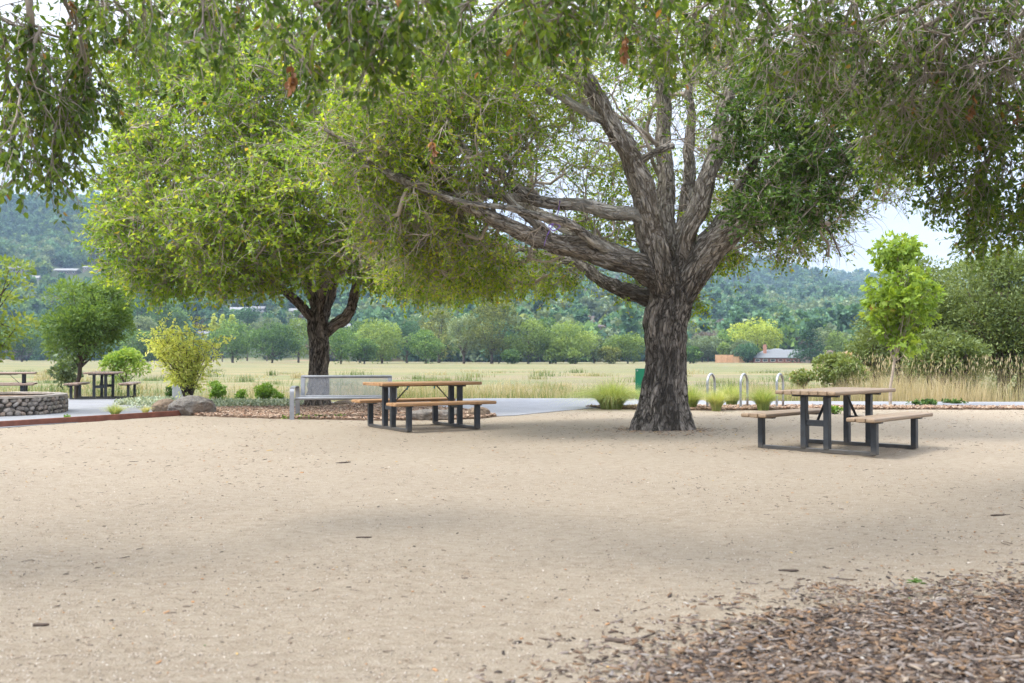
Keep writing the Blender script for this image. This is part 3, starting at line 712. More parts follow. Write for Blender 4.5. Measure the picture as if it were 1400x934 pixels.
# ------------------------------------------------------------------ silver bench
def perforated(name, c, scl):
    m, nt, b = newmat(name); b.inputs['Base Color'].default_value = (*c, 1); b.inputs['Roughness'].default_value = .45; b.inputs['Metallic'].default_value = .5
    co = objco(nt); v = nd(nt, 'ShaderNodeTexVoronoi'); v.inputs['Scale'].default_value = 70; v.inputs['Randomness'].default_value = 0
    nt.links.new(mapping(nt, co, scl), v.inputs['Vector'])
    hole = mathn(nt, 'LESS_THAN', v.outputs['Distance'], .41)
    tr = nd(nt, 'ShaderNodeBsdfTransparent'); mx = nd(nt, 'ShaderNodeMixShader'); nt.links.new(hole, mx.inputs[0]); nt.links.new(b.outputs[0], mx.inputs[1]); nt.links.new(tr.outputs[0], mx.inputs[2])
    nt.links.new(mx.outputs[0], nt.nodes['Material Output'].inputs['Surface']); return m
M['perf'] = perforated('perforated_back', (.26, .265, .28), (1, .001, 1)); M['perf2'] = perforated('perforated_seat', (.26, .265, .28), (1, 1, .001))
bx = (398-700)/F*18.55
be = empty('park_bench', (bx+.95, 18.75, 0), rad(3), 'silver metal bench with perforated back in front of the second oak', 'bench')
h = HB(); h.box((0, .42, .60), (1.72, .006, .36), Matrix.Rotation(-.16, 4, 'X')); h.build('backrest', M['perf'], be)
pipe([(-.86, .455, .79), (.86, .455, .79)], .028, 'top_rail', M['silver'], be)
h = HB(); h.box((0, .12, .40), (1.74, .50, .006)); h.build('seat', M['perf2'], be)
pipe([(-.87, -.14, .395), (.87, -.14, .395)], .03, 'front_rail', M['silver'], be)
pipe([(-.87, .37, .41), (.87, .37, .41)], .024, 'rear_rail', M['silver'], be)
for s in (-1, 1):
    h = HB(); h.box((s*.83, .425, .60), (.085, .035, .40), Matrix.Rotation(-.16, 4, 'X'), .008); h.build('back_upright', M['silver'], be)
    X = s*.93
    P, _ = spline([(X, .46, .01), (X, .43, .3), (X, .42, .52), (X, .36, .60), (X, .1, .615), (X, -.12, .60), (X, -.2, .54), (X, -.21, .3), (X, -.21, .0)], 34)
    h = HB()
    for a_, b_ in zip(P[:-1], P[1:]): h.bar(a_, b_+(b_-a_)*.15, .085, .014, 0)
    h.build('arm_leg_loop', M['silver'], be)
    h = HB(); h.box((s*.9, .12, .385), (.05, .55, .025), None, .004); h.build('seat_support', M['silver'], be)

# ------------------------------------------------------------------ bike racks, sign, pedestal, edging, planter, ribbon
rl = ['galvanised hoop bike rack nearest to the big oak trunk', 'galvanised hoop bike rack in the middle of the three', 'galvanised hoop bike rack behind the near picnic table, rightmost of three']
for q, (px, lab) in enumerate(zip((972, 1017, 1066), rl)):
    x, y = (px-700)/F*22.55, 22.55
    o = empty('bike_rack', (x, y, 0), rad(56), lab, 'bike rack', 'hoop bike racks')
    P = [(-.21, 0, -.02), (-.21, 0, .3), (-.21, 0, .57)]+[(-.21*math.cos(a), 0, .57+.21*math.sin(a)) for a in np.linspace(.15, 2.99, 14)]+[(.21, 0, .57), (.21, 0, .3), (.21, 0, -.02)]
    pipe(P, .027, 'hoop', M['galv'], o)
    for s in (-1, 1):
        h = HB(); h.box((s*.21, 0, .024), (.11, .11, .012), None, .003); h.build('base_plate', M['galv'], o)
M['green'] = plain('green_sign_paint', (.004, .15, .075), .35, 0, 6, .1, 0)
sg = empty('green_sign', (W(877, 500, 24)[0], 24, 0), rad(4), 'dark green metal sign panel half hidden behind the big oak trunk', 'sign')
h = HB(); h.box((0, 0, .52), (.30, .02, .74), None, .006); h.build('panel', M['green'], sg)
h = HB(); h.box((0, .045, .44), (.06, .06, .9), None, .006); h.build('post', M['green'], sg)
for sx_ in (-1, 1):
    h = HB(); h.box((sx_*.105, -.016, .84), (.035, .016, .035), None, .007); h.build('bolt', M['galv'], sg)
M['conc'] = plain('grey_concrete', (.40, .41, .43), .8, 0, 12, .15, .2)
pd = empty('fountain_pedestal', (W(245, 500, 25.2)[0], 25.2, 0), .1, 'grey square pedestal with a wider cap behind the yellow shrub', 'pedestal')
h = HB(); h.box((0, 0, .34), (.27, .27, .70), None, .012); h.build('column', M['conc'], pd)
h = HB(); h.box((.02, 0, .725), (.42, .34, .07), None, .02); h.build('cap', M['galv'], pd)
h = HB(); h.box((.06, 0, .80), (.10, .09, .09), None, .02); h.build('spout', M['galv'], pd)

M['rust'] = plain('rusty_steel_edging', (.17, .062, .04), .8, 0, 6, .3, .4)
ed = empty('edging_board', (0, 0, 0), 0, 'long rusty brown edging board between the sand and the paving on the left', 'edging')
pts = [G(-130, 596.5), G(0, 584.5), G(130, 576), G(247.5, 568.2)]
for a_, b_ in zip(pts[:-1], pts[1:]):
    h = HB(); h.bar((a_[0], a_[1], .035), (b_[0], b_[1], .035), .05, .14, .006); h.build('board', M['rust'], ed)

# round stone planter
m, nt, b = newmat('river_cobble'); at = nd(nt, 'ShaderNodeAttribute', attribute_name='var')
c = ramp(nt, at.outputs['Fac'], [(0, (.10, .085, .07)), (.3, (.17, .14, .12)), (.55, (.25, .21, .18)), (.75, (.26, .17, .11)), (1, (.36, .33, .30))])
c = mixc(nt, .35, c, ramp(nt, noise_n(nt, objco(nt), 22, 5, .7), [(.3, (.05, .045, .04)), (.7, (.5, .45, .4))]))
nt.links.new(c, b.inputs['Base Color']); b.inputs['Roughness'].default_value = .75; M['cobble'] = m
cx, cy, pr = -11.02, 20.6, 1.62
pl = empty('stone_planter', (cx, cy, 0), 0, 'round planter wall of rounded cobbles with a flat stone rim, at the left edge', 'planter')
V_, Q_, va_, off = [], [], [], 0
ico = bmesh.new(); bmesh.ops.create_icosphere(ico, subdivisions=2, radius=1); iv_ = np.array([v.co[:] for v in ico.verts]); if_ = np.array([[v.index for v in f.verts] for f in ico.faces]); ico.free()
iv_ = np.sign(iv_)*np.abs(iv_)**.8
for row in range(4):
    nn_ = int(2*np.pi*pr/.135)
    for q in range(nn_):
        a = (q+R.uniform(-.25, .25)+(row % 2)*.5)/nn_*2*np.pi; zz = .045+row*.088+R.uniform(-.018, .018)
        S = np.array([R.uniform(.045, .085), R.uniform(.05, .075), R.uniform(.038, .06)]); ro = R.uniform(-.7, .7)
        v = iv_*S*(1+.12*R.normal(size=(len(iv_), 1))*.4)
        v = np.stack([v[:, 0]*math.cos(ro)-v[:, 2]*math.sin(ro), v[:, 1], v[:, 0]*math.sin(ro)+v[:, 2]*math.cos(ro)], 1)
        ct, st_ = math.cos(a), math.sin(a); px_, py_ = pr*ct, pr*st_
        v = np.stack([px_+v[:, 1]*ct-v[:, 0]*st_, py_+v[:, 1]*st_+v[:, 0]*ct, zz+v[:, 2]], 1)
        V_.append(v); Q_.append(if_+off); off += len(v); va_.append(np.full(len(if_), R.random()))
link('cobble_wall', fastmesh('cobble_wall', np.concatenate(V_), [np.concatenate(Q_)], np.concatenate(va_)), M['cobble'], pl, True)
def ring(r0, r1, z0, z1, name, mat, par, n=72):
    h = HB(); vs = []; fs = []
    for q in range(n):
        a = q/n*2*np.pi
        for r_, z_ in ((r0, z0), (r1, z0), (r1, z1), (r0, z1)): vs.append((r_*math.cos(a), r_*math.sin(a), z_+(R.uniform(-.004, .004) if z_ == z1 else 0)))
    for q in range(n):
        a_, b_ = q*4, (q+1) % n*4
        for k_ in range(4): fs.append((a_+k_, a_+(k_+1) % 4, b_+(k_+1) % 4, b_+k_))
    h.poly(vs, fs); return h.build(name, mat, par)
ring(pr-.16, pr-.004, -.02, .35, 'mortar_core', plain('dark_mortar', (.07, .06, .05), .95), pl)
ring(pr-.2, pr+.05, .352, .392, 'rim', plain('stone_rim', (.36, .31, .26), .8, 0, 7, .3, .4), pl)
h = HB(); bmesh.ops.create_circle(h.bm, cap_ends=True, segments=40, radius=pr-.19, matrix=Matrix.Translation((0, 0, .33))); h.build('soil', M['mulchbase'], pl)

# boulders
def boulder(px, base_py, w, hgt, dep, label, col, seed, rz=0, mat=None):
    x, y = G(px, base_py); y += dep*.4; x = (px-700)/F*y
    bm = bmesh.new(); bmesh.ops.create_icosphere(bm, subdivisions=5, radius=1)
    pl_ = [(Vector(nrm(R.normal(size=3)*np.array([1, 1, .8])+np.array([0, 0, .25]))), R.uniform(.68, .92)) for _ in range(12)]
    for v in bm.verts:
        c = v.co.copy()
        for nn2, dd in pl_:
            e = c.dot(nn2)-dd
            if e > 0: c -= nn2*e*.88
        c *= 1+.10*noise.noise(c*1.6+Vector((seed, 0, 0)))+.05*noise.noise(c*5+Vector((seed, 3, 0)))+.02*noise.noise(c*14)
        v.co = Vector((c.x*w*.62, c.y*dep*.62, (c.z*.66+.42)*hgt*1.08))
    me = bpy.data.meshes.new('boulder'); bm.to_mesh(me); bm.free()
    o = link('boulder', me, mat, None, True); o.location = (x, y, -.03); o.rotation_euler = (0, 0, rz)
    return setp(o, label, 'boulder', 'boulders around the planting beds')
m, nt, b = newmat('boulder_rock'); co = objco(nt)
c = ramp(nt, noise_n(nt, co, 4, 8, .7), [(.3, (.08, .068, .058)), (.5, (.165, .145, .125)), (.7, (.28, .255, .23))])
c = mixc(nt, ramp(nt, noise_n(nt, co, 2.2, 4), [(.5, (0, 0, 0)), (.62, (1, 1, 1))]), c, (.19, .13, .085)); c = mixc(nt, .3, c, ramp(nt, noise_n(nt, co, 30, 5, .8), [(.35, (.04, .035, .03)), (.65, (.42, .40, .36))]))
nt.links.new(c, b.inputs['Base Color']); b.inputs['Roughness'].default_value = .85; bump(nt, b, noise_n(nt, co, 13, 8, .75), 1, .05); M['rock'] = m
m = m.copy(); m.name = 'brown_rock'; M['rock_brown'] = m
for nd_ in m.node_tree.nodes:
    if nd_.bl_idname == 'ShaderNodeMix' and not nd_.inputs[0].is_linked: nd_.inputs[0].default_value = .2
    if nd_.bl_idname == 'ShaderNodeValToRGB' and len(nd_.color_ramp.elements) == 3:
        for e_, cc in zip(nd_.color_ramp.elements, ((.10, .065, .04), (.22, .145, .085), (.32, .23, .15))): e_.color = (*cc, 1)
boulder(263, 568.3, .78, .37, .55, 'big grey boulder beside the end of the rusty edging board', 0, 3, .3, M['rock'])
boulder(226, 566, .50, .29, .4, 'tan brown rock tucked behind the left side of the big grey boulder', 0, 8, .8, M['rock_brown'])
boulder(470, 556.5, .42, .17, .3, 'low brown rock seen beneath the seat of the silver bench', 0, 12, .4, M['rock_brown'])
boulder(588, 574.5, .68, .22, .4, 'long grey rock behind the orange-brown picnic table, left of two smaller rocks', 0, 17, .1, M['rock'])
boulder(620, 572, .30, .20, .3, 'small grey rock between two bigger rocks behind the orange-brown table', 0, 21, .5, M['rock'])
boulder(654, 570.5, .46, .20, .35, 'brown rock at the right end of the bed beside the asphalt path', 0, 25, .9, M['rock_brown'])

# ------------------------------------------------------------------ trees
def trunkflare(base, amt, nb=6, ph=0):
    return lambda L, a: 1+amt*np.exp(-np.maximum(L-.0, 0)/.28)*(1+.35*np.sin(a*nb+ph)+.2*np.sin(a*3+1+ph))
D = 15.6
def L_(pts, r0, r1, name='limb'):
    return ([W(p[0], p[1], D+p[2]) for p in pts], r0, r1, name)
mo = empty('oak_tree', (0, 0, 0), 0, 'big spreading oak with a thick furrowed trunk, standing on the sand at centre right', 'tree', 'oak trees shading the court')
root = dict(_o=mo, _flare=trunkflare(0, .17, 7, 1), _limbbark=M['bark_limb'])
b0 = W(906, 590, D); b0[2] = -.12
tr_pts = [b0, W(907, 570, D), W(908, 535, D), W(909, 500, D), W(911, 465, D), W(915, 435, D), W(920, 412, D), W(921, 390, D), W(921, 368, D)]
main_limbs = [
    (tr_pts, [.53, .44, .36, .325, .31, .315, .335, .33, .24], 0, 'trunk'),
    L_([(912, 412, 0), (900, 365, -.3), (889, 305, -.5), (876, 250, -.7), (858, 205, -.9), (836, 168, -1.1), (812, 128, -1.3), (790, 85, -1.4), (765, 30, -1.4), (748, -40, -1.2)], .215, .045),
    L_([(922, 400, .1), (916, 330, .2), (911, 270, .3), (908, 200, .4), (909, 120, .4), (908, 40, .3), (914, -60, .2), (925, -150, 0)], .155, .05),
    L_([(928, 400, 0), (934, 345, -.15), (942, 310, -.3), (958, 275, -.35), (972, 240, -.3), (984, 195, -.2), (992, 140, 0), (1004, 60, .2), (1020, -30, .3)], .165, .035),
    L_([(925, 395, .3), (932, 320, .6), (940, 250, .8), (945, 180, .9), (948, 110, 1.0), (955, 20, 1.1)], .125, .035),
    L_([(922, 428, .0), (941, 386, -.15), (968, 349, -.35), (1000, 315, -.5), (1033, 284, -.7), (1090, 246, -.9), (1150, 214, -1.1), (1205, 188, -1.3), (1262, 156, -1.5), (1345, 112, -1.7)], .225, .04),
    L_([(934, 400, .3), (955, 345, .7), (980, 312, 1.0), (1002, 288, 1.3), (1030, 258, 1.7), (1075, 235, 2.2), (1120, 232, 2.6)], .17, .05),
    L_([(916, 410, -.1), (893, 378, -.3), (868, 360, -.5), (830, 349, -.7), (780, 339, -.9), (735, 325, -1.1), (700, 311, -1.3), (655, 288, -1.6), (600, 262, -1.9), (540, 240, -2.1), (480, 205, -2.2), (430, 170, -2.2)], .185, .016),
    L_([(890, 312, -.5), (868, 293, -.6), (835, 290, -.7), (790, 283, -.8), (745, 275, -.9), (715, 263, -1), (680, 233, -1.1), (645, 208, -1.2), (600, 190, -1.2), (555, 160, -1.2), (510, 130, -1.2)], .11, .018),
    L_([(742, 274, -.9), (705, 268, -1.0), (670, 266, -1.2), (630, 250, -1.4), (588, 224, -1.6), (548, 205, -1.8), (500, 180, -2)], .075, .016),
    L_([(905, 392, .3), (870, 362, .8), (820, 335, 1.3), (775, 312, 1.7), (735, 290, 2.1), (690, 272, 2.5), (640, 262, 2.9)], .155, .03),
    L_([(908, 418, .1), (882, 404, .3), (850, 396, .6), (820, 382, .9), (795, 362, 1.2), (760, 352, 1.5), (720, 342, 1.8), (670, 330, 2.0)], .13, .03),
    L_([(760, 330, -1), (725, 300, -1.2), (690, 268, -1.5), (655, 228, -1.8), (632, 190, -2), (600, 150, -2.1)], .075, .015), L_([(850, 352, -.6), (800, 322, -1.1), (755, 300, -1.5), (700, 285, -1.9), (640, 276, -2.3), (575, 262, -2.6)], .08, .015), L_([(838, 170, -1.1), (800, 150, -1.3), (750, 122, -1.5), (700, 100, -1.7), (640, 88, -1.8)], .07, .014),
    L_([(1000, 315, -.5), (1010, 262, -.6), (1035, 200, -.7), (1050, 140, -.7), (1075, 60, -.6)], .085, .02), L_([(984, 195, -.2), (1010, 150, -.4), (1050, 100, -.6), (1090, 40, -.7)], .06, .015), L_([(1090, 246, -.9), (1110, 285, -.8), (1135, 318, -.8), (1150, 352, -.8)], .04, .01),
    L_([(868, 228, -.8), (884, 214, -.9), (902, 205, -1.0), (922, 198, -1.1)], .06, .045),
]
tg = [blob(620, 190, 14.2, 120, 90, 1.8, 300, 1, .06), blob(560, 130, 14.0, 110, 80, 1.8, 240, 1, .08), blob(700, 120, 14.6, 110, 80, 2.2, 210, .85, .05),
      blob(560, 290, 14.6, 85, 60, 1.5, 220, .75, .08), blob(620, 345, 15.6, 75, 42, 1.6, 170, .9, .10), blob(720, 372, 17.0, 95, 24, 1.3, 120, .95, .12), blob(650, 385, 16.8, 50, 18, 1.0, 55, .95, .1), blob(560, 370, 16.4, 50, 30, 1.0, 70, .9, .1),
      blob(790, 60, 15.0, 110, 70, 2.5, 120, .75, 0), blob(900, 40, 15.6, 120, 70, 2.6, 110, .7, 0), blob(780, 180, 17.5, 120, 90, 1.4, 130, .9, .08), blob(860, 260, 18.0, 80, 60, 1.0, 90, .8, .1), blob(820, 322, 18.0, 70, 30, 1.0, 70, .9, .1),
      blob(970, 120, 17.8, 90, 90, 1.4, 130, .75, .06), blob(990, 250, 18.0, 60, 70, 1.0, 90, .8, .08), blob(1050, 130, 16.2, 110, 90, 2.2, 130, .7, -.05), blob(1180, 120, 15.4, 110, 80, 2.0, 130, .7, -.08),
      blob(1060, 312, 16.4, 90, 32, 1.4, 80, .8, .04), blob(990, 352, 17.0, 45, 16, 1.0, 30, .9, .05), blob(1010, 300, 17.6, 60, 30, 1, 40, .85, .05), blob(1130, 275, 16.0, 75, 40, 1.6, 80, .5, -.02), blob(1240, 200, 15.0, 80, 60, 1.5, 120, .7, -.1),
      blob(1100, 345, 16.0, 60, 14, 1.0, 18, .6, 0), blob(950, 415, 16.2, 14, 22, .3, 8, 1, .05), blob(650, 60, 14.8, 130, 60, 2.2, 180, .8, 0), blob(480, 210, 13.8, 60, 60, 1.2, 110, .9, .05),
      blob(870, 392, 16.6, 30, 20, .6, 14, .9, .05),
      # bare grey inner twigs
      blob(640, 240, 14.6, 130, 70, 1.6, 120, 0), blob(560, 320, 15.0, 90, 45, 1.4, 90, 0), blob(800, 180, 15.4, 120, 120, 1.4, 80, .12), blob(960, 180, 15.6, 90, 120, 1.2, 55, .12), blob(720, 300, 15.4, 120, 60, 1.6, 80, .06), blob(1120, 250, 15.2, 120, 60, 1.4, 80, .05), blob(1100, 318, 16.2, 80, 34, 1.2, 40, .1)]
pos_, LPm = oak(root, main_limbs, np.concatenate(tg), M['bark_main'], M['twig'], M['leaf_oak'], leaf=.066, per_twig=11, twigs=5, twl=.46, bare=5, tw_r=.0036, seed=2, tipr=.0050, hang=.12, fuse=.11, fuse_voxel=.019)
# the glossy dark clump hanging from the right limb belongs to the same tree: a second leaf part
def extra_clump(root_o, tg, leafm, leaf, name, per=16, twl=.3, twm=None, v0=.42, anchor=None, kind='leaf'):
    LP, LD, LV, tw = [], [], [], []
    for t in tg:
        p = t[:3]
        for k in range(5):
            dd = nrm(rdir(1)[0]+np.array([0, 0, -.15])); q = p+rdir(1)[0]*.08; pts = [q]
            for s_ in range(3): dd = nrm(dd+rdir(1)[0]*.35); pts.append(pts[-1]+dd*twl/3)
            pts = np.array(pts); tw.append((pts, np.array([.006, .005, .004, .0025]))); m_ = int(per*R.uniform(.6, 1.3)); u = R.random(m_)*2.999; a = u.astype(int); f = (u-a)[:, None]
            LP.append(pts[a]*(1-f)+pts[a+1]*f); LD.append(dd*.5+rdir(m_)*.8); LV.append(np.clip(v0+R.normal(size=m_)*.18, 0, .97))
    # connect the clumps in a chain of thin stems
    P = tg[:, :3]; o_ = np.argsort(np.linalg.norm(P-anchor, axis=1)); done = [np.asarray(anchor, float)]
    for i_ in o_:
        d_ = np.array(done); j_ = np.argmin(np.linalg.norm(d_-P[i_], axis=1)+.15*np.linalg.norm(d_-anchor, axis=1)); a_, b_ = d_[j_], P[i_]
        mid_ = (a_+b_)/2+R.normal(size=3)*.06*np.linalg.norm(b_-a_); tw.append((np.array([a_, a_*.5+mid_*.5, mid_*.5+b_*.5, b_]), np.array([.011, .009, .008, .006]))); done.append(b_)
    V, Q = tubes_many(tw, 4); o = link('stem_tangle', fastmesh('stem_tangle', V, [Q]), twm or M['twig_dark'], root_o, True); o['kind'] = 'stuff'
    LP, LD, LV = map(np.concatenate, (LP, LD, LV)); V, Q, k = leaves(LP, LD, leaf*R.uniform(.6, 1.2, len(LP)), .5, .3, .6, kind)
    link(name, fastmesh(name, V, [Q], np.repeat(LV, k)), leafm, root_o)
cl = np.concatenate([blob(1060, 190, 13.8, 66, 74, 1.1, 46), blob(1110, 130, 13.7, 85, 56, 1.2, 38), blob(1068, 272, 13.8, 62, 46, .9, 34), blob(1145, 215, 13.8, 70, 56, 1, 30), blob(1045, 110, 13.7, 60, 50, 1, 18), blob(1180, 150, 13.6, 60, 50, 1, 18), blob(1110, 300, 13.9, 40, 30, .7, 8), blob(1090, 200, 13.8, 110, 110, 1.5, 22)])
extra_clump(mo, cl, M['leaf_clump'], .075, 'dark_leaf_clump', 19, .34, anchor=W(1100, 242, D-.95))
rb = TB(); P, _ = spline([W(765, 276, D-1.0)+[0, -.13, 0], W(763, 290, 14.6), W(757, 305, 14.5), W(748, 322, 14.45), W(744, 336, 14.4)], 14); rb.tube(P, .008, 5)
rb.tube(spline([W(757, 305, 14.5), W(766, 309, 14.48), W(757, 315, 14.45), W(750, 309, 14.48), W(757, 305, 14.5)], 12)[0], .008, 5)
o = rb.build('ribbon', plain('purple_ribbon', (.22, .12, .50), .5), None); setp(o, 'thin purple ribbon tied round a low left limb of the big oak', 'ribbon')

# second oak
D = 23.0
so = empty('oak_tree', (0, 0, 0), 0, 'second oak with a dense light green crown, behind the silver bench', 'tree', 'oak trees shading the court')
root = dict(_o=so, _flare=trunkflare(0, .22, 5, 2), _limbbark=M['bark_dark'])
b0 = W(433, 557, D); b0[2] = -.12
limbs2 = [([b0, W(434, 540, D), W(436, 510, D), W(437, 480, D), W(436, 455, D), W(436, 432, D), W(437, 412, D)], [.31, .25, .225, .225, .235, .23, .16], 0, 'trunk'),
    L_([(432, 445, 0), (420, 428, -.2), (405, 412, -.4), (385, 395, -.6), (362, 382, -.8), (330, 365, -1), (290, 345, -1.2), (240, 320, -1.4)], .112, .02),
    L_([(434, 430, 0), (426, 405, 0), (415, 370, 0), (400, 320, .1), (385, 260, .2), (370, 190, .3), (360, 110, .3)], .115, .03),
    L_([(437, 430, -.1), (440, 395, -.2), (436, 350, -.3), (430, 290, -.4), (436, 220, -.4), (430, 150, -.5), (425, 90, -.4)], .13, .03),
    L_([(442, 440, 0), (449, 410, .2), (456, 380, .3), (465, 330, .4), (480, 270, .4), (500, 210, .4), (520, 150, .4)], .13, .04),
    L_([(444, 458, 0), (458, 444, -.1), (474, 432, -.2), (483, 415, -.3), (487, 395, -.3), (490, 370, -.4), (510, 340, -.6), (545, 310, -.8), (590, 290, -1)], .125, .02),
    L_([(437, 425, .3), (425, 390, 1), (400, 350, 1.8), (370, 310, 2.6)], .11, .03)]
tg = [blob(195, 110, 22.8, 52, 60, 1.6, 130, 1), blob(255, 45, 22.6, 85, 50, 2, 190, 1, -.04), blob(175, 195, 22.8, 30, 40, 1, 45, 1), blob(145, 320, 22.4, 26, 26, .8, 22, 1), blob(195, 175, 22.4, 40, 30, .9, 40, 1), blob(150, 250, 22.6, 26, 24, .8, 22, 1), blob(255, 95, 22.3, 45, 28, .9, 40, 1), blob(150, 365, 22.4, 22, 18, .7, 14, 1), blob(600, 395, 22.4, 50, 14, 1, 40, 1, .1), blob(235, 300, 22.2, 95, 85, 2.2, 350, 1, .02), blob(300, 190, 22.0, 120, 90, 2.6, 420, 1, .04), blob(400, 130, 22.2, 130, 90, 2.8, 430, 1, 0), blob(330, 300, 20.6, 120, 80, 1.6, 400, 1, .08),
      blob(440, 250, 20.4, 110, 90, 1.6, 330, 1, .08), blob(520, 180, 21.4, 80, 80, 2, 240, 1, .02), blob(540, 290, 21.4, 80, 60, 1.6, 220, 1, .05), blob(230, 372, 22.6, 65, 34, 1.6, 170, 1, .08),
      blob(330, 375, 21.6, 80, 30, 1.6, 180, .9, .1), blob(450, 350, 21.0, 80, 38, 1.4, 170, .8, .08), blob(560, 365, 22.4, 85, 40, 1.8, 220, 1, .1), blob(610, 330, 22.4, 60, 60, 1.8, 150, 1, .06), blob(170, 290, 22.8, 36, 55, 1.2, 80, 1, 0), blob(190, 225, 22.8, 48, 38, 1.2, 80, 1, 0),
      blob(400, 250, 25, 200, 130, 1.6, 260, 1, 0), blob(400, 60, 22.5, 120, 50, 2, 170, 1, -.04), blob(280, 110, 22.6, 70, 40, 1.6, 120, 1, 0),
      blob(400, 350, 22.4, 170, 40, 1.6, 240, .1), blob(500, 300, 21.6, 130, 50, 1.6, 160, .05)]
oak(root, limbs2, np.concatenate(tg), M['bark_dark'], M['twig'], M['leaf_oak_far'], leaf=.115, per_twig=7, twigs=4, twl=.55, bare=4, tw_r=.0045, seed=5, tipr=.0062, hang=.1, limb_sides=10, fuse=.11, fuse_voxel=.024)

# overhanging trees whose trunks stand beside the camera, outside the frame
D = 6.0
def O_(pts, r0, r1, name='limb'): return ([np.array(p, float) for p in pts], r0, r1, name)
ro_ = empty('oak_tree', (0, 0, 0), 0, 'near oak reaching in from the right with dark twiggy boughs over the sand', 'tree', 'oak trees shading the court')
root = dict(_o=ro_, _flare=trunkflare(0, .25, 6, 4), _limbbark=M['bark_limb'])
limbs3 = [O_([(6.6, 4.6, -.1), (6.55, 4.6, .4), (6.5, 4.65, 1.2), (6.4, 4.7, 2.0), (6.35, 4.75, 2.6)], .38, .30, 'trunk'),
    O_([(6.4, 4.7, 2.2), (5.9, 5.3, 2.9), (5.2, 6.2, 3.35), (4.4, 7.0, 3.7), (3.4, 7.4, 4.1), (2.4, 7.5, 4.4), (1.4, 7.2, 4.6)], .16, .03),
    O_([(6.4, 4.7, 2.4), (6.0, 6.0, 3.1), (5.6, 7.4, 3.5), (5.3, 8.8, 3.8), (4.9, 10.2, 4.0)], .15, .03),
    O_([(6.35, 4.7, 2.5), (5.4, 4.8, 3.4), (4.2, 5.0, 3.8), (2.8, 5.2, 4.0), (1.2, 5.3, 4.0), (-.4, 5.2, 3.8)], .15, .03),
    O_([(6.35, 4.7, 2.5), (6.5, 4.2, 4.0), (6.3, 4.0, 5.5)], .18, .05), O_([(6.4, 4.6, 2.4), (7.5, 5.4, 3.6), (8.6, 6.4, 4.6)], .15, .04)]
tg = [blob(1330, 60, 8.0, 120, 80, 1.4, 110, .55), blob(1350, 180, 8.6, 90, 70, 1.2, 110, .85, -.02), blob(1385, 285, 9.0, 45, 48, 1.0, 55, 1, 0), blob(1340, 255, 8.8, 60, 28, .8, 30, .9), blob(1200, 45, 7.4, 120, 60, 1.2, 85, .45, -.05), blob(1060, 30, 7.0, 110, 55, 1.2, 70, .5, -.05),
      blob(930, 22, 6.2, 90, 38, 1.0, 36, .7, 0), blob(800, 6, 5.6, 110, 28, .8, 30, .9, 0), blob(1250, 180, 8.8, 50, 50, .9, 60, .8, 0), blob(1230, 130, 8, 90, 60, 1.2, 50, .45), blob(1150, 90, 7.6, 120, 70, 1, 44, .25), blob(1300, 110, 8, 120, 80, 1.2, 60, .2), blob(1380, 40, 7, 60, 60, 1, 34, .2),
      blob(760, -60, 5.5, 200, 50, 1.2, 30, 1), blob(1150, -90, 7, 300, 90, 2, 70, .9), blob(700, 8, 5.2, 90, 26, .6, 16, .9, 0)]
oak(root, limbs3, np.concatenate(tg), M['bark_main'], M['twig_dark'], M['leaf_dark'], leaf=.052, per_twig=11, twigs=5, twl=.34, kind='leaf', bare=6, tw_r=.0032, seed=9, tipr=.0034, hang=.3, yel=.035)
lo_ = empty('oak_tree', (0, 0, 0), 0, 'near oak whose leafy sprays hang into the top left corner', 'tree', 'oak trees shading the court')
root = dict(_o=lo_, _flare=trunkflare(0, .25, 6, 4), _limbbark=M['bark_limb'])
limbs4 = [O_([(-5.6, 4.2, -.1), (-5.6, 4.2, .4), (-5.55, 4.2, 1.2), (-5.5, 4.2, 2.0), (-5.45, 4.2, 2.6)], .36, .28, 'trunk'),
    O_([(-5.5, 4.2, 2.2), (-4.9, 4.8, 2.9), (-4.2, 5.4, 3.4), (-3.4, 5.8, 3.7), (-2.4, 6.0, 3.9), (-1.2, 5.8, 4.0)], .14, .02),
    O_([(-5.5, 4.2, 2.4), (-4.8, 4.6, 3.2), (-3.6, 4.8, 3.5), (-2.2, 5.0, 3.6), (-.9, 5.2, 3.5)], .14, .02),
    O_([(-5.5, 4.2, 2.5), (-5.6, 3.9, 4.0), (-5.4, 3.8, 5.2)], .16, .05), O_([(-5.5, 4.2, 2.4), (-5.4, 5.6, 3.4), (-5.2, 6.9, 4.0), (-4.6, 8, 4.4)], .14, .03)]
tg = [blob(40, 70, 6.4, 90, 75, .7, 46, 1, .05), blob(48, 170, 6.2, 58, 62, .5, 34, 1, .1), blob(95, 120, 6.5, 50, 60, .5, 22, 1, .05), blob(48, 225, 6.1, 40, 30, .4, 11, 1, .1), blob(150, 30, 6.4, 90, 36, .7, 30, 1, .03), blob(280, 4, 5.6, 110, 26, .6, 22, 1, 0), blob(430, 12, 5.0, 100, 30, .6, 26, 1, 0), blob(560, 16, 4.8, 80, 32, .6, 26, 1, -.02), blob(500, 60, 4.9, 40, 20, .4, 6, 1, 0),
      blob(300, -80, 5.4, 300, 60, 1, 40, 1), blob(280, 60, 5.0, 30, 16, .3, 5, 1, 0), blob(420, 95, 5.2, 26, 16, .3, 4, 1, 0)]
oak(root, limbs4, np.concatenate(tg), M['bark_main'], M['twig_dark'], M['leaf_dark'], leaf=.05, per_twig=10, twigs=4, twl=.30, kind='leaf', bare=5, tw_r=.003, seed=11, tipr=.0034, hang=.45, yel=.03)
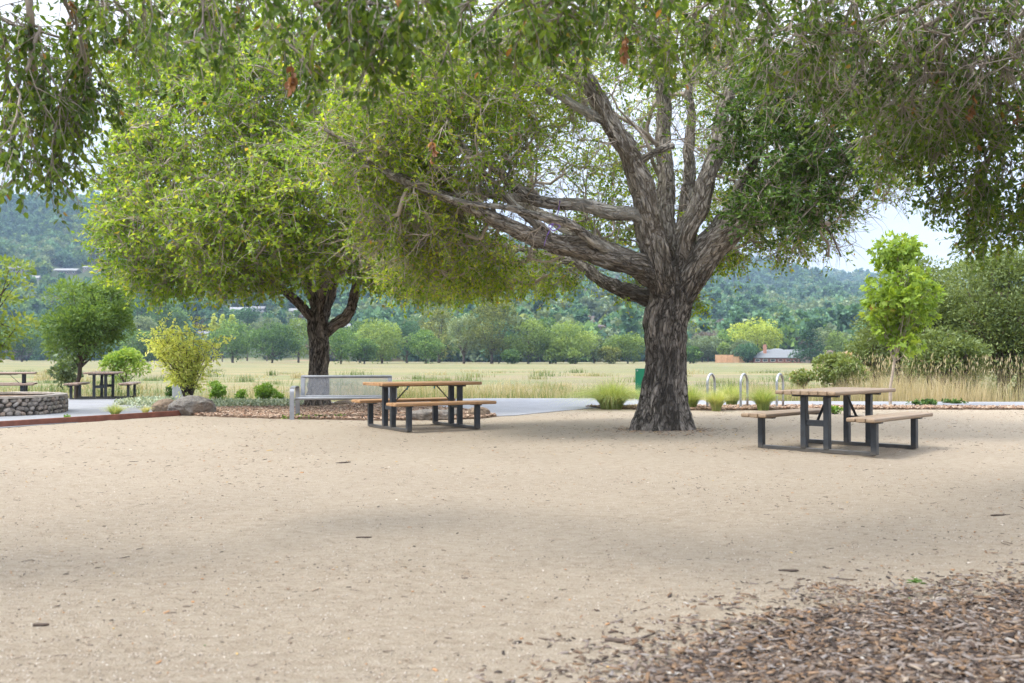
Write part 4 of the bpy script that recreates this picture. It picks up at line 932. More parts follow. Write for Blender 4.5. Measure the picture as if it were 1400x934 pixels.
# dead brown leaf bunches in the overhanging boughs
for q, (px, py, d, lab) in enumerate([(92, 12, 6.2, 'bunch of dry brown leaves hanging at the very top left'), (396, 100, 4.9, 'string of dry brown leaves hanging from the top, above the second oak'), (590, 205, 7, 'single curled orange-brown leaf cluster in front of the left boughs of the big oak'),
        (855, 60, 5.8, 'rusty brown dead leaves hanging at the top, left of the centre limb'), (735, 30, 5.5, 'few dead brown leaves hanging at the top, left of the rusty bunch'), (1330, 140, 7.6, 'pale brown dead leaves in the dark boughs at upper right'), (1392, 155, 7.8, 'brown dead leaves hanging at the right edge of the picture')]):
    n = 14; tp = spline([W(px, py-16, d), W(px+3, py, d), W(px-2, py+14, d)], 8)[0]; P = tp[R.integers(1, 8, n)]
    V, Q, k = leaves(P, rdir(n)*.6+[0, 0, -.8], .055*R.uniform(.7, 1.2, n), .6, .6, .3, 'leaf')
    V2, Q2 = tubes_many([(tp, np.linspace(.004, .002, 8))], 4); o = link('dead_leaf_bunch', fastmesh('dead_leaf_bunch', np.concatenate([V, V2])-P[0], [np.concatenate([Q, Q2+len(V)])], np.concatenate([np.repeat(R.random(n), k), np.zeros(len(Q2))])), M['leaf_dead']); o.location = P[0]; setp(o, lab, 'dead leaves', 'dead leaf bunches caught in the boughs')

# ------------------------------------------------------------------ smaller trees and shrubs
def tz(x, y): return float(terr(np.array(x), np.array(y)))
def small_tree(name, px, d, base_py, top_py, wpx, crown_bottom_py, leafm, n, size, label, cat, kind='leaf', shape='round', lobes=30, trunk_r=.05, barkm='bark_pale', lean=0, aspect=.55, group=None, z=None, var0=.45, hang=0, dfrac=.9, cx=None):
    x = (px-700)/F*d; z = tz(x, d) if z is None else z
    s = d/F; h = (crown_bottom_py-top_py)*s; z0 = (HZ-crown_bottom_py)*s+EYE-z; w = wpx*s; ox = 0 if cx is None else (cx-px)*s
    o = empty(name, (x, d, z), 0, label, cat, group)
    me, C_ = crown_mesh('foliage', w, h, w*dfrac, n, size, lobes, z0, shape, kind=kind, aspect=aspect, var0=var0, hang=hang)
    f = link('foliage', me, leafm, o); f.location = (ox, 0, 0)
    t = TB(); P = spline([(0, 0, -.1), (lean*.3, 0, z0*.5), (lean*.6+ox*.5, 0, z0), (lean+ox*.9, 0, z0+h*.45), (lean*.8+ox, 0, z0+h*.85)], 14)[0]
    t.tube(P, np.linspace(trunk_r, trunk_r*.3, 14), 9, lump=.12, seed=3); t.build('trunk', M[barkm], o)
    t = TB()
    for c in C_:
        c = np.array(c)+[ox, 0, 0]; u = R.uniform(.3, .75); s_ = P[int(u*13)]
        if np.linalg.norm(c-s_) < w*.9: t.tube([s_, (s_+c)/2+np.array([0, 0, -.04*h]), c], [trunk_r*.4, trunk_r*.25, trunk_r*.08], 5)
    q = t.build('branch_network', M['bark_far' if barkm == 'bark_far' else barkm], o); q['kind'] = 'stuff'
    return o
small_tree('young_sycamore', 1217, 23.2, 557, 305, 104, 496, M['leaf_syc'], 1750, .145, 'slender young tree with bright green lobed leaves and a pale straight trunk', 'tree', 'star', 'round', 50, .04, 'bark_pale', 0, cx=1228, z=-.02, hang=.3)
small_tree('ash_tree', 106, 28.5, 545, 364, 132, 512, M['leaf_ash'], 17000, .12, 'dense dark green round tree with thin trunk, beside a pinkish picnic table', 'tree', 'diamond', 'round', 44, .07, 'bark_far', -.1, aspect=.35, cx=118, z=-.06)
o = small_tree('yellowing_tree', -30, 20.6, 560, 335, 170, 512, M['leaf_turning'], 2900, .095, 'tree with thin yellow-green leaves rising from the stone planter at the left edge', 'tree', 'leaf', 'vase', 34, .07, 'bark_far', 0, cx=-22, z=.3, var0=.3)
small_tree('back_willow', 1330, 40, 540, 318, 150, 545, M['leaf_willow'], 15000, .15, 'rounded grey-green tree behind and above the big green thicket at right', 'tree', 'diamond', 'round', 40, .2, 'bark_far', 0, aspect=.4)
def thicket(px, d, top, bot, w, n, label, trunks, sz=.12):
    x = (px-700)/F*d; z = tz(x, d); s = d/F
    o = empty('willow_tree', (x, d, z), 0, label, 'tree', 'grey-green trees behind the tall dry grass')
    me, C_ = crown_mesh('foliage', w*s, (bot-top)*s, w*s*.7, n, sz, 60, EYE+(HZ-bot)*s-z, 'round', aspect=.42)
    link('foliage', me, M['leaf_willow'], o)
    for k_ in range(trunks):
        t = TB(); a = R.uniform(-1, 1)*w*s*.12; e = np.array([a*3, R.uniform(-.4, .4), (bot-top)*s*.7])
        t.tube(spline([(a, 0, -.1), (a*1.6, -.1, e[2]*.35), e], 10)[0], np.linspace(.14, .04, 10), 8, lump=.15); t.build('stem', M['bark_far'], o)
    t = TB()
    for c in C_: t.tube([(0, 0, .5), np.array(c)*.55+[0, 0, .3], c], [.05, .03, .012], 4)
    q = t.build('branch_network', M['bark_far'], o); q['kind'] = 'stuff'
thicket(1248, 33, 335, 528, 150, 15000, 'grey-green tree with dark leaning stems just behind the slender young tree', 2)
thicket(1375, 31.5, 326, 535, 190, 24000, 'largest grey-green tree filling the right edge behind the dry grass', 3)
thicket(1196, 36, 440, 525, 72, 6000, 'low grey-green tree at the left end of the thicket, above the near picnic table', 2)
thicket(1290, 30, 455, 540, 120, 9000, 'low front tree of the thicket between the young tree and the right edge', 2)
thicket(1520, 33, 330, 540, 190, 9000, 'grey-green tree continuing the thicket beyond the right edge', 2, .2)

def shrub(px, base_py, w, h, leafm, n, size, label, d=None, name='shrub', kind='leaf', stems=9, open_=False, aspect=.5, group=None, var0=.45):
    d = d or EYE*F/(base_py-HZ); x = (px-700)/F*d; z = max(tz(x, d), EYE+(HZ-base_py)/F*d); s = d/F
    o = empty(name, (x, d, z), 0, label, 'shrub', group)
    if open_:
        LP, LD, tw = [], [], []
        for q in range(stems):
            a = R.uniform(0, 6.28); e = np.array([math.cos(a), math.sin(a), 0])*w*s*.5*math.sqrt(R.uniform(.08, 1)); e[2] = h*s*R.uniform(.62, 1)*(1-.28*(np.linalg.norm(e[:2])/(w*s*.5))**2)
            P = spline([(e[0]*.05, e[1]*.05, -.05), (e[0]*.35, e[1]*.35, e[2]*.45), e], 12)[0]; tw.append((P, np.linspace(.018, .004, 12)))
            for u in range(3, 12):
                for v in range(2):
                    dd = nrm(rdir(1)[0]+nrm(e)*.4+[0, 0, .2]); ln = .32*R.uniform(.4, 1.2); pts = P[u]+dd*np.linspace(0, 1, 4)[:, None]*ln+np.array([0, 0, -.05])*np.linspace(0, 1, 4)[:, None]**2
                    tw.append((pts, np.array([.005, .004, .003, .002])))
                    m_ = max(1, int(n/(stems*18))); uu_ = R.random((m_, 1)); LP.append(pts[0]*(1-uu_)+pts[3]*uu_+R.normal(size=(m_, 3))*.03); LD.append(dd+rdir(m_)*.9+[0, 0, -.3])
        V, Q = tubes_many(tw, 5); b_ = link('stem_cluster', fastmesh('stem_cluster', V, [Q]), M['bark_far'], o, True); b_['kind'] = 'stuff'
        LP, LD = np.concatenate(LP), np.concatenate(LD)
        V, Q, k = leaves(LP, LD, size*R.uniform(.6, 1.3, len(LP)), aspect, .3, .5, kind); var = np.clip(var0+R.normal(size=len(LP))*.22, 0, 1)
        link('foliage', fastmesh('foliage', V, [Q], np.repeat(var, k)), leafm, o)
    else:
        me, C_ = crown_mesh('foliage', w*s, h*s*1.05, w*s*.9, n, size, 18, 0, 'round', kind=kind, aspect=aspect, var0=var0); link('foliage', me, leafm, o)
        t = TB()
        for c in C_[:stems]: t.tube([(0, 0, -.03), np.array(c)*.5, c], [.015, .01, .005], 5)
        b_ = t.build('stem_cluster', M['bark_far'], o); b_['kind'] = 'stuff'
    return o
shrub(258, 546, 118, 120, M['leaf_yellow'], 7500, .075, 'airy yellow-green shrub with many thin stems behind the grey boulder', 23.6, 'yellow_shrub', 'leaf', 30, True)
shrub(297, 547, 30, 24, M['leaf_bush'], 1500, .055, 'small bright green round bush right of the yellow shrub')
shrub(331, 548, 17, 14, M['leaf_bush'], 500, .05, 'tiny green bush between two bigger round bushes left of the silver bench')
shrub(363, 551, 32, 27, M['leaf_bush'], 1700, .055, 'bright green round bush just left of the silver bench')
shrub(382, 550, 14, 12, M['leaf_bush'], 400, .05, 'low green sprout against the right side of the bright bush')
shrub(172, 524, 62, 44, M['leaf_bush'], 2600, .10, 'yellow-green bush in the field behind the end-on picnic table', 34, var0=.75)
shrub(93, 527, 50, 38, M['far_grey'], 1500, .12, 'brushy grey-tan bush behind the trunk of the dark green tree', 33)
shrub(233, 548, 14, 22, M['far_green'], 500, .06, 'dark little bush against the left side of the grey pedestal', 26)
shrub(1150, 533, 92, 48, M['leaf_willow'], 3600, .10, 'olive bush with pale seed heads behind the near picnic table', 29.5, var0=.6)
shrub(1098, 530, 34, 24, M['leaf_willow'], 900, .09, 'low pale bush left of the olive bush behind the near table', 31, var0=.7)
shrub(1139, 566, 24, 9, M['leaf_bush'], 260, .06, 'little leafy green weed in the mulch seen under the near picnic table')
shrub(1262, 554, 55, 6, M['far_green'], 420, .07, 'flat green weed patch beside the asphalt path at right')
shrub(1305, 552, 40, 5, M['far_green'], 260, .07, 'thin green weed patch beside the path, right of the flat one')
shrub(92, 573, 8, 5, M['leaf_bush'], 60, .05, 'tiny bright green weed between planter and edging board')
# green sprig on the mulch
x, y = G(1251, 806); LD = np.array([[math.cos(a), math.sin(a)*.6, .18] for a in np.linspace(0, 6.28, 15)[:-1]]); P = np.zeros((14, 3))+np.column_stack([R.uniform(-.035, .035, 14), R.uniform(-.02, .02, 14), R.uniform(.0, .015, 14)])
V, Q, k = leaves(P, LD, .045*R.uniform(.7, 1.1, 14), .35, .3, .8, 'leaf'); o = link('oak_sprig', fastmesh('oak_sprig', V, [Q], np.repeat(R.uniform(.2, .6, 14), k)), M['leaf_clump']); o.location = (x, y, .035); setp(o, 'small dark green fallen sprig lying on the bark mulch at lower right', 'sprig')

def blades(P, L, w, lean_dir, lean, segs=4, var=None, droop=1.0):
    n = len(P); u = np.linspace(0, 1, segs+1); ld = nrm(lean_dir)
    S = nrm(np.cross(ld, [0, 0, 1.])+R.normal(size=(n, 3))*.3)
    C_ = P[:, None]+np.array([0, 0, 1.])*(L[:, None]*(u-.45*droop*lean[:, None]*u**2.4))[..., None]+ld[:, None]*(L[:, None]*lean[:, None]*u**1.7*.85)[..., None]
    ww = (w[:, None]*(1-u*.93)*.5)[..., None]*S[:, None]
    V = np.stack([C_-ww, C_+ww], 2).reshape(n, -1, 3)
    b = (np.arange(n)*(segs+1)*2)[:, None]; Q = np.concatenate([b+np.array([2*s, 2*s+1, 2*s+3, 2*s+2])[None] for s in range(segs)], 1).reshape(-1, 4)
    return V.reshape(-1, 3), Q, np.repeat(var, segs)
M['blade'] = leafmat('grass_blade', [(0, (.12, .18, .05)), (.4, (.25, .33, .10)), (.75, (.44, .46, .18)), (1, (.60, .54, .32))], .35, .55)
M['dry'] = leafmat('dry_grass', [(0, (.07, .12, .035)), (.35, (.14, .195, .06)), (.65, (.28, .25, .14)), (1, (.44, .37, .25))], .3, .7)
def tuft(px, base_py, w, h, label, v0=.35, n=900):
    d = EYE*F/(base_py-HZ); x = (px-700)/F*d; s = d/F
    a = R.uniform(0, 6.28, n); r0 = np.sqrt(R.random(n))*w*s*.17; P = np.column_stack([np.cos(a)*r0, np.sin(a)*r0, np.zeros(n)])
    lean = np.clip(R.beta(1.6, 1.8, n)*1.15, 0, 1); L = h*s*R.uniform(.75, 1.12, n)*(1+.25*lean); lean_ = lean*(w/h)*1.0
    ld = np.column_stack([np.cos(a+R.normal(size=n)*.4), np.sin(a+R.normal(size=n)*.4), np.zeros(n)])
    V, Q, v = blades(P, L, R.uniform(.006, .012, n), ld, lean_, 6, np.clip(v0+R.normal(size=n)*.18, 0, 1), 1.15)
    o = link('grass_tuft', fastmesh('grass_tuft', V, [Q], v), M['blade']); o.location = (x, d, .0); setp(o, label, 'ornamental grass', 'ornamental grass clumps')
tuft(836, 559, 84, 46, 'wide fountain of green grass just left of the big oak trunk', .5, 2300)
tuft(944, 560, 40, 36, 'arching grass clump half hidden behind the right side of the oak trunk', .42)
tuft(979, 562, 34, 32, 'small yellowish grass clump between the first two hoop racks', .62)
tuft(1000, 556, 38, 34, 'pale grass clump behind the small yellowish one', .55)
tuft(1043, 561, 42, 36, 'green-yellow grass clump left of the rightmost hoop rack', .42)
tuft(158, 571, 24, 21, 'tan-green grass clump on the paving before the end-on picnic table', .6, 500)
tuft(199, 567.5, 14, 14, 'small dry grass clump near the right end of the edging board', .85, 260)
tuft(885, 556, 40, 30, 'grass clump hidden mostly by the big oak trunk, below the green sign', .45, 500)

# grasses of the field: near edge as blades, thinner with distance
def gr(n, y0, y1, hmin, hmax, w, xl=None, v=(.2, .9), pw=1.6, seg=2, lean=.35):
    y = y0+(y1-y0)*R.random(n)**pw; x = (R.random(n)*2-1)*(y*.60+2)
    if xl: x = xl[0]+(xl[1]-xl[0])*R.random(n)
    dn = np.array([noise.noise(Vector((a*.22, b_*.4, 1.)))*.9+noise.noise(Vector((a*.07, b_*.2, 4.)))*.5 for a, b_ in zip(x, y)])
    kp = R.random(n) < np.clip(.55+dn*1.9, .04, 1); x, y, dn = x[kp], y[kp], dn[kp]; n = len(x)
    z = terr(x, y)-.02; a = R.uniform(0, 6.28, n); L = R.uniform(hmin, hmax, n)*(1+dn*.5)
    var = np.clip(v[0]+(v[1]-v[0])*(.5+.5*R.normal(size=n)*.6+dn*1.2), 0, 1)
    return blades(np.column_stack([x, y, z]), L, w*R.uniform(.6, 1.3, n)*np.clip(y/30, 1, 4), np.column_stack([np.cos(a), np.sin(a), np.zeros(n)]), R.uniform(.1, lean*2, n), seg, var)
def join(parts):
    V, Q, v, off = [], [], [], 0
    for a, b_, c_ in parts: V.append(a); Q.append(b_+off); v.append(c_); off += len(a)
    return np.concatenate(V), [np.concatenate(Q)], np.concatenate(v)
a_ = gr(36000, 28.3, 48, .12, .34, .014, None, (.1, .9), 1.8); b_ = gr(2500, 45, 70, .08, .22, .012, None, (.0, .8), 1.5)
nc = 210; cy_ = 29.5+85*R.random(nc)**1.6; cx_ = (R.random(nc)*2-1)*(cy_*.6+2); P = []; vv_ = []; LL = []
for x_, y_ in zip(cx_, cy_):
    m_ = 90; r_ = R.uniform(.25, .9); h_ = R.uniform(.3, .75); vc = R.choice([.05, .15, .5, .85]); q_ = R.normal(size=(m_, 2))*[r_, r_*.6]+[x_, y_]
    P.append(np.column_stack([q_, terr(q_[:, 0], q_[:, 1])-.02])); vv_.append(np.clip(vc+R.normal(size=m_)*.12, 0, 1)); LL.append(h_*R.uniform(.6, 1.1, m_))
P = np.concatenate(P); LL = np.concatenate(LL); m_ = len(P); aa = R.uniform(0, 6.28, m_)
e_ = blades(P, LL, .014*R.uniform(.7, 1.4, m_)*np.clip(P[:, 1]/30, 1, 3), np.column_stack([np.cos(aa), np.sin(aa), 0*aa]), R.uniform(.1, .9, m_), 2, np.concatenate(vv_))
o = link('field_grass', fastmesh('field_grass', *join([a_, b_, e_])), M['dry']); setp(o, 'dry golden and green grass covering the marsh field beyond the path', None, None, 'stuff')
px0 = lambda p, d: (p-700)/F*d
a_ = gr(9000, 26.6, 31, .35, .95, .013, (px0(1170, 27), px0(1560, 28)), (.55, 1.1), 1.0, 4, .3); b_ = gr(3500, 27.5, 31, .25, .6, .014, (px0(1040, 27), px0(1180, 27)), (.3, 1.0), 1.0, 3, .3)
c_ = gr(5000, 28.3, 33, .3, .65, .014, (px0(420, 27), px0(860, 28)), (.35, .95), 1.2, 3, .3); d_ = gr(2600, 26.2, 30, .2, .5, .013, (px0(840, 27), px0(1080, 27)), (.45, 1.0), 1.0, 3, .3)
o = link('tall_dry_grass', fastmesh('tall_dry_grass', *join([a_, b_, c_, d_])), M['dry']); setp(o, 'tall straw coloured grass standing along the far side of the path', None, None, 'stuff')
n = 700; x = R.uniform(px0(1180, 28), px0(1500, 28), n); y = R.uniform(27.3, 30.5, n); L = R.uniform(.8, 1.35, n); P = np.column_stack([x, y, terr(x, y)]); a = R.uniform(0, 6.28, n)
ld = np.column_stack([np.cos(a), np.sin(a), 0*a]); V1, Q1, v1 = blades(P, L, np.full(n, .012), ld, R.uniform(.02, .25, n), 3, np.full(n, .7))
hp = P+np.column_stack([ld[:, :2]*.1*L[:, None], L*.93]); V2, Q2, k = leaves(hp, np.array([0, 0, 1.])+R.normal(size=(n, 3))*.25, .16*R.uniform(.6, 1.2, n), .16, .5, .2, 'diamond')
o = link('reed_grass', fastmesh('reed_grass', *join([(V1, Q1, v1), (V2, Q2, np.full(n, .95))])), M['dry']); setp(o, 'tall seed-headed reeds in front of the thicket on the right', None, None, 'stuff')
# silvery ground cover
M['silverleaf'] = leafmat('silver_leaf', [(0, (.16, .21, .14)), (.5, (.32, .38, .28)), (1, (.55, .58, .46))], .2)
gc = np.concatenate([np.column_stack([R.uniform(px0(a0, dd), px0(a1, dd), nn_), R.uniform(dd-1.1, dd+1.1, nn_)]) for a0, a1, dd, nn_ in ((178, 240, 25.0, 2600), (285, 420, 23.6, 4200), (195, 300, 23.4, 1600))])
P = np.column_stack([gc, R.uniform(.01, .12, len(gc))]); V, Q, k = leaves(P, rdir(len(P))+[0, 0, .6], .07*R.uniform(.6, 1.3, len(P)), .6, .3, .6, 'diamond')
o = link('ground_cover', fastmesh('ground_cover', V, [Q], np.repeat(R.random(len(P)), k)), M['silverleaf']); setp(o, 'low silvery green ground cover behind the boulders', None, None, 'stuff')
P = np.column_stack([R.uniform(-5.4, -1.2, 260), R.uniform(18.6, 19.1, 260), R.uniform(.02, .05, 260)]); P = P[(P[:, 0] > -4.3) & (P[:, 0] < -3.2)]
V, Q, k = leaves(P, rdir(len(P))+[0, 0, .4], .07, .5, .3, .6, 'diamond'); o = link('weed_patch', fastmesh('weed_patch', V, [Q], np.repeat(R.random(len(P)), k)), M['leaf_bush']); setp(o, 'low yellow-green weeds on the wood chips under the bench', None, None, 'stuff')

# ------------------------------------------------------------------ trees beyond the field
def far_tree(px, d, top, bot_crown, w, pal, label, shape='round', n=2600, name='field_tree', size=None, lobes=28, group='trees along the far side of the field', trunk=True, var0=.45, asp=.75):
    x = (px-700)/F*d; z = tz(x, d); s = d/F
    z0 = EYE+(HZ-bot_crown)*s-z; h = (bot_crown-top)*s; z0 = max(z0, .15)
    o = empty(name, (x, d, z), 0, label, 'tree', group)
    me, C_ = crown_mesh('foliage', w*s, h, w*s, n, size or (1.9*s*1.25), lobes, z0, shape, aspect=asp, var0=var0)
    link('foliage', me, M['far_'+pal], o)
    if trunk: far_trunk(w*s, h, z0+.3, C_, 8, .022*h+.05).build('trunk', M['bark_far'], o)
    return o
FT = [
 (189, 420, 407, 447, 44, 'teal', 'round blue-green tree among the far trees left of the yellow shrub', 'round'), (228, 400, 413, 458, 56, 'green', 'big round green tree above the yellow shrub', 'round'),
 (198, 380, 436, 470, 34, 'grey', 'pale grey-green tree in front of the round blue-green one', 'round'), (190, 330, 455, 492, 60, 'green', 'low dark green tree left of the yellow shrub', 'round'), (30, 360, 440, 486, 70, 'green', 'green tree glimpsed behind the yellowing tree at the left edge', 'round'),
 (292, 360, 430, 450, 11, 'lime', 'leftmost of three small pointed lime trees', 'cone'), (304, 360, 431, 450, 11, 'lime', 'middle one of three small pointed lime trees', 'cone'), (317, 360, 431, 450, 12, 'lime', 'rightmost of three small pointed lime trees', 'cone'),
 (338, 420, 424, 452, 34, 'teal', 'dark bluish tree below the white hillside houses', 'round'), (318, 300, 443, 489, 58, 'green', 'green tree just right of the yellow shrub, at the far field edge', 'round'),
 (372, 290, 448, 492, 72, 'green', 'wide green tree behind the left bushes, at the far field edge', 'round'), (408, 310, 440, 490, 44, 'bright', 'lighter green tree touching the left side of the second oak trunk', 'round'), (365, 400, 438, 462, 40, 'grey', 'pale tree crest above the wide green tree', 'round'),
 (466, 245, 457, 500, 48, 'green', 'round deep green tree just right of the second oak trunk', 'round'), (498, 250, 468, 501, 34, 'green', 'small green tree above the orange-brown table', 'round'), (522, 262, 449, 500, 60, 'bright', 'light green tree above the left picnic table', 'round'),
 (492, 300, 440, 480, 46, 'green', 'green tree behind the round deep green one', 'round'), (556, 285, 440, 497, 46, 'teal', 'dark green tree behind the left group', 'round'), (582, 262, 460, 498, 44, 'green', 'dense green tree left of the pale willow', 'round'),
 (600, 300, 423, 495, 58, 'olive', 'tall olive pine rising behind the pale willow', 'round'), (634, 262, 434, 496, 44, 'grey', 'pale grey-green willow among the darker trees', 'round'), (672, 258, 415, 492, 78, 'olive', 'tallest olive pine tree in the field edge, left of the bright trees', 'round'),
 (722, 256, 441, 493, 62, 'bright', 'bright green spreading tree right of the olive pine', 'round'), (752, 262, 437, 492, 40, 'green', 'darker tree between two bright spreading trees', 'round'), (781, 256, 446, 492, 66, 'bright', 'bright green tree with a visible trunk, right of the dark gap', 'round'),
 (812, 275, 462, 496, 36, 'grey', 'small pale green tree right of the bright pair', 'round'), (858, 262, 458, 492, 60, 'bright', 'bright green spreading tree touching the left side of the big oak trunk', 'round'), (833, 255, 478, 497, 30, 'olive', 'low olive bush at the foot of the trees left of the big oak', 'round'),
 (700, 250, 485, 498, 26, 'green', 'low dark bush under the bright spreading tree', 'round'), (760, 252, 482, 498, 34, 'bright', 'low bright bush beneath the darker tree', 'round'), (786, 250, 484, 499, 20, 'bright', 'little round bright bush below the bright tree with trunk', 'round'),
 (960, 330, 462, 494, 56, 'grey', 'grey-green tree mass just right of the big oak trunk', 'round'), (968, 360, 455, 480, 46, 'mauve', 'mauve grey tree crest right of the big oak trunk', 'round'), (990, 315, 472, 491, 19, 'bright', 'small round bright tree left of the wooden fence', 'round'), (948, 270, 484, 500, 22, 'green', 'dark shrub at the field edge right of the big oak trunk', 'round'), (944, 275, 478, 499, 14, 'teal', 'little dark upright shrub close to the big oak trunk', 'round'),
 (1016, 312, 468, 492, 30, 'grey', 'grey tree behind the wooden fence', 'round'), (1036, 330, 439, 484, 66, 'lime', 'large round yellow-green tree above the ranch house', 'round'), (1022, 300, 476, 497, 30, 'teal', 'teal shrub rising over the wooden fence', 'round'), (1109, 282, 443, 491, 42, 'teal', 'dark layered conifer in front of the ranch house', 'cone'),
 (1150, 300, 462, 496, 40, 'bright', 'pale green tree right of the ranch house', 'round'), (1135, 345, 456, 482, 34, 'grey', 'pale tree behind the right end of the ranch house', 'round'), (1002, 350, 452, 474, 40, 'green', 'green tree crest between the big oak and the yellow-green tree', 'round')]
for px, d, top, bot, w, pal, lab, shp in FT:
    big_ = w > 30
    far_tree(px, d, top-.12*(bot-top), bot+3, w*1.15, pal, lab, shp, n=int(1100+w*w*1.1), lobes=(46 if shp == 'cone' else int(16+w*.35)), var0=(.12 if shp == 'cone' and w > 30 else R.uniform(.3, .62)))
# hillside trees that stand out: copies of a few kinds
protos = []
for q, (pal, shp, w, h) in enumerate((('teal', 'cone', 9, 17), ('teal', 'round', 13, 13), ('green', 'round', 14, 12), ('grey', 'round', 13, 13), ('bright', 'round', 12, 10), ('teal', 'cone', 8, 14), ('mauve', 'round', 11, 9))):
    ms = [crown_mesh('foliage', w, h, w, 620, 1.9, 16, .2, shp, var0=.45, aspect=.8)[0] for _ in range(2)]
    for me in ms: me.materials.append(M['far_'+pal])
    protos.append(ms)
# pale bare trees on the hill
for px, py, h_, lab in ((845, 466, 30, 'tall pale bare-limbed tree on the lower hill, nearer to the oak trunk'), (838, 462, 22, 'thinner pale bare tree left of the tall pale one')):
    x, y, z = ray_hit(px, py, 300); s = y/F; o = empty('pale_tree', (x, y, z-1), 0, lab, 'tree'); t = TB(); H_ = h_*s
    t.tube([(0, 0, 0), (.02*H_, 0, H_*.4), (0, 0, H_*.75)], [.035*H_, .028*H_, .015*H_], 6)
    for q in range(9): a = R.uniform(0, 6.28); t.tube([(0.01*H_, 0, H_*R.uniform(.3, .6)), (math.cos(a)*.12*H_, math.sin(a)*.12*H_, H_*.75), (math.cos(a)*.26*H_, math.sin(a)*.26*H_, H_*R.uniform(.85, 1.02))], [.02*H_, .014*H_, .006*H_], 5)
    t.build('trunk', plain('silver_bark', (.55, .52, .46), .8), o); me, _ = crown_mesh('foliage', H_*.7, H_*.6, H_*.6, 420, 1.1, 14, H_*.42, 'round', var0=.7); link('foliage', me, M['far_grey'], o)

# ------------------------------------------------------------------ wooded hills (one mass of distant forest)
def hill_points(n):
    px = R.uniform(-450, 1850, n); d = 330+(3000-330)*R.random(n)**1.0
    x = (px-700)/F*d; z = terr(x, d); r1 = lerp(px, [0, 250, 600, 900, 1400], [1350, 1500, 2100, 2600, 2800]); r0 = lerp(px, [0, 300, 700, 1000, 1400], [560, 470, 330, 400, 380])
    k = (np.hypot(x, d) < r1*1.06) & (np.hypot(x, d) > r0*.98)
    return x[k], d[k], z[k], px[k], r1[k]
hx, hy, hz, hpx, hr1 = hill_points(34000)
HOUSES = [  # px, py(base), width px, height px, roof colour, wall colour, label
 (817, 450, 15, 9, (.28, .22, .24), (.22, .10, .09), 'purple-roofed house on the lower hill left of the big oak'), (15, 372, 34, 10, (.34, .31, .30), (.42, .38, .34), 'long brown-roofed house high on the left hill at the frame edge'),
 (88, 374, 36, 9, (.50, .50, .50), (.20, .16, .15), 'flat-roofed dark house on the left hill above the dark green tree'), (42, 384, 22, 9, (.55, .53, .50), (.45, .42, .38), 'pale house below the long one on the left hill'), (120, 368, 18, 6, (.46, .44, .42), (.33, .28, .25), 'small house at the right end of the left hill row'),
 (322, 428, 34, 10, (.55, .56, .60), (.62, .62, .62), 'white house under the leaf edge of the second oak, the wider one'), (352, 426, 22, 9, (.42, .42, .46), (.50, .50, .52), 'grey house just right of the wider white house'), (402, 430, 16, 10, (.60, .60, .62), (.66, .66, .66), 'white house left of the second oak trunk, upper one'),
 (407, 450, 26, 11, (.50, .50, .52), (.60, .60, .60), 'white house left of the second oak trunk, lower one'), (342, 452, 28, 8, (.30, .26, .27), (.28, .19, .16), 'brown low house above the far green trees'), (478, 452, 22, 11, (.64, .64, .66), (.60, .60, .62), 'white terraced house seen through the fork of the second oak'),
 (276, 463, 18, 12, (.48, .48, .52), (.40, .30, .26), 'grey-roofed house glimpsed behind the yellow shrub'), (975, 450, 12, 8, (.42, .42, .45), (.38, .36, .36), 'grey house among trees right of the big oak'), (815, 418, 12, 3, (.60, .58, .55), (.5, .48, .46), 'tiny pale roof high on the hill left of the big oak'), (828, 472, 14, 6, (.62, .62, .66), (.58, .58, .6), 'small white house behind the pale bush left of the big oak'), (900, 436, 10, 6, (.5, .44, .38), (.5, .45, .4), 'tiny tan house hidden near the oak trunk on the hill')]
hits = []
for h_ in HOUSES:
    x, y, z = ray_hit(h_[0], h_[1]+1, 300); hits.append((x, y, z))
clear = np.ones(len(hx), bool)
for (x, y, z), h_ in zip(hits, HOUSES):
    w = h_[2]*y/F
    clear &= ~((np.abs(hx-x*hy/y) < w*.55+3) & (hy > y-np.where(h_[0] < 200, 110, 150)) & (hy < y+w*.6+6))
hx, hy, hz, hpx, hr1 = [a[clear] for a in (hx, hy, hz, hpx, hr1)]
bald = (hpx > 1150) & (hpx < 1400) & (np.hypot(hx, hy) > hr1*.93); hx, hy, hz, hpx, hr1 = [a[~bald] for a in (hx, hy, hz, hpx, hr1)]
n = len(hx)
dn = np.array([noise.noise(Vector((a*.006, b_*.006, 0))) for a, b_ in zip(hx, hy)]); up = (np.hypot(hx, hy)/hr1)
order = np.argsort(hy); kinds = np.zeros(n, int); u = R.random(n)
pcon = np.clip(.12+.5*up+dn*.9, 0, .95)
kinds = np.where(u < pcon, np.where(R.random(n) < .5, 0, 5), R.choice([1, 2, 3, 4, 1, 2, 6, 3], n))
near_i = [i_ for i_ in order if -20 < hpx[i_] < 1180][:150]
isnear = np.zeros(n, bool); isnear[near_i] = True
labs = {0: 'dark pointed conifer on the lower wooded hillside', 1: 'dark round tree on the lower wooded hillside', 2: 'mid green round tree on the lower wooded hillside', 3: 'pale grey-green tree on the lower wooded hillside', 4: 'bright green round tree on the lower wooded hillside', 5: 'dark pointed conifer on the lower wooded hillside', 6: 'mauve-tinged tree on the lower wooded hillside'}
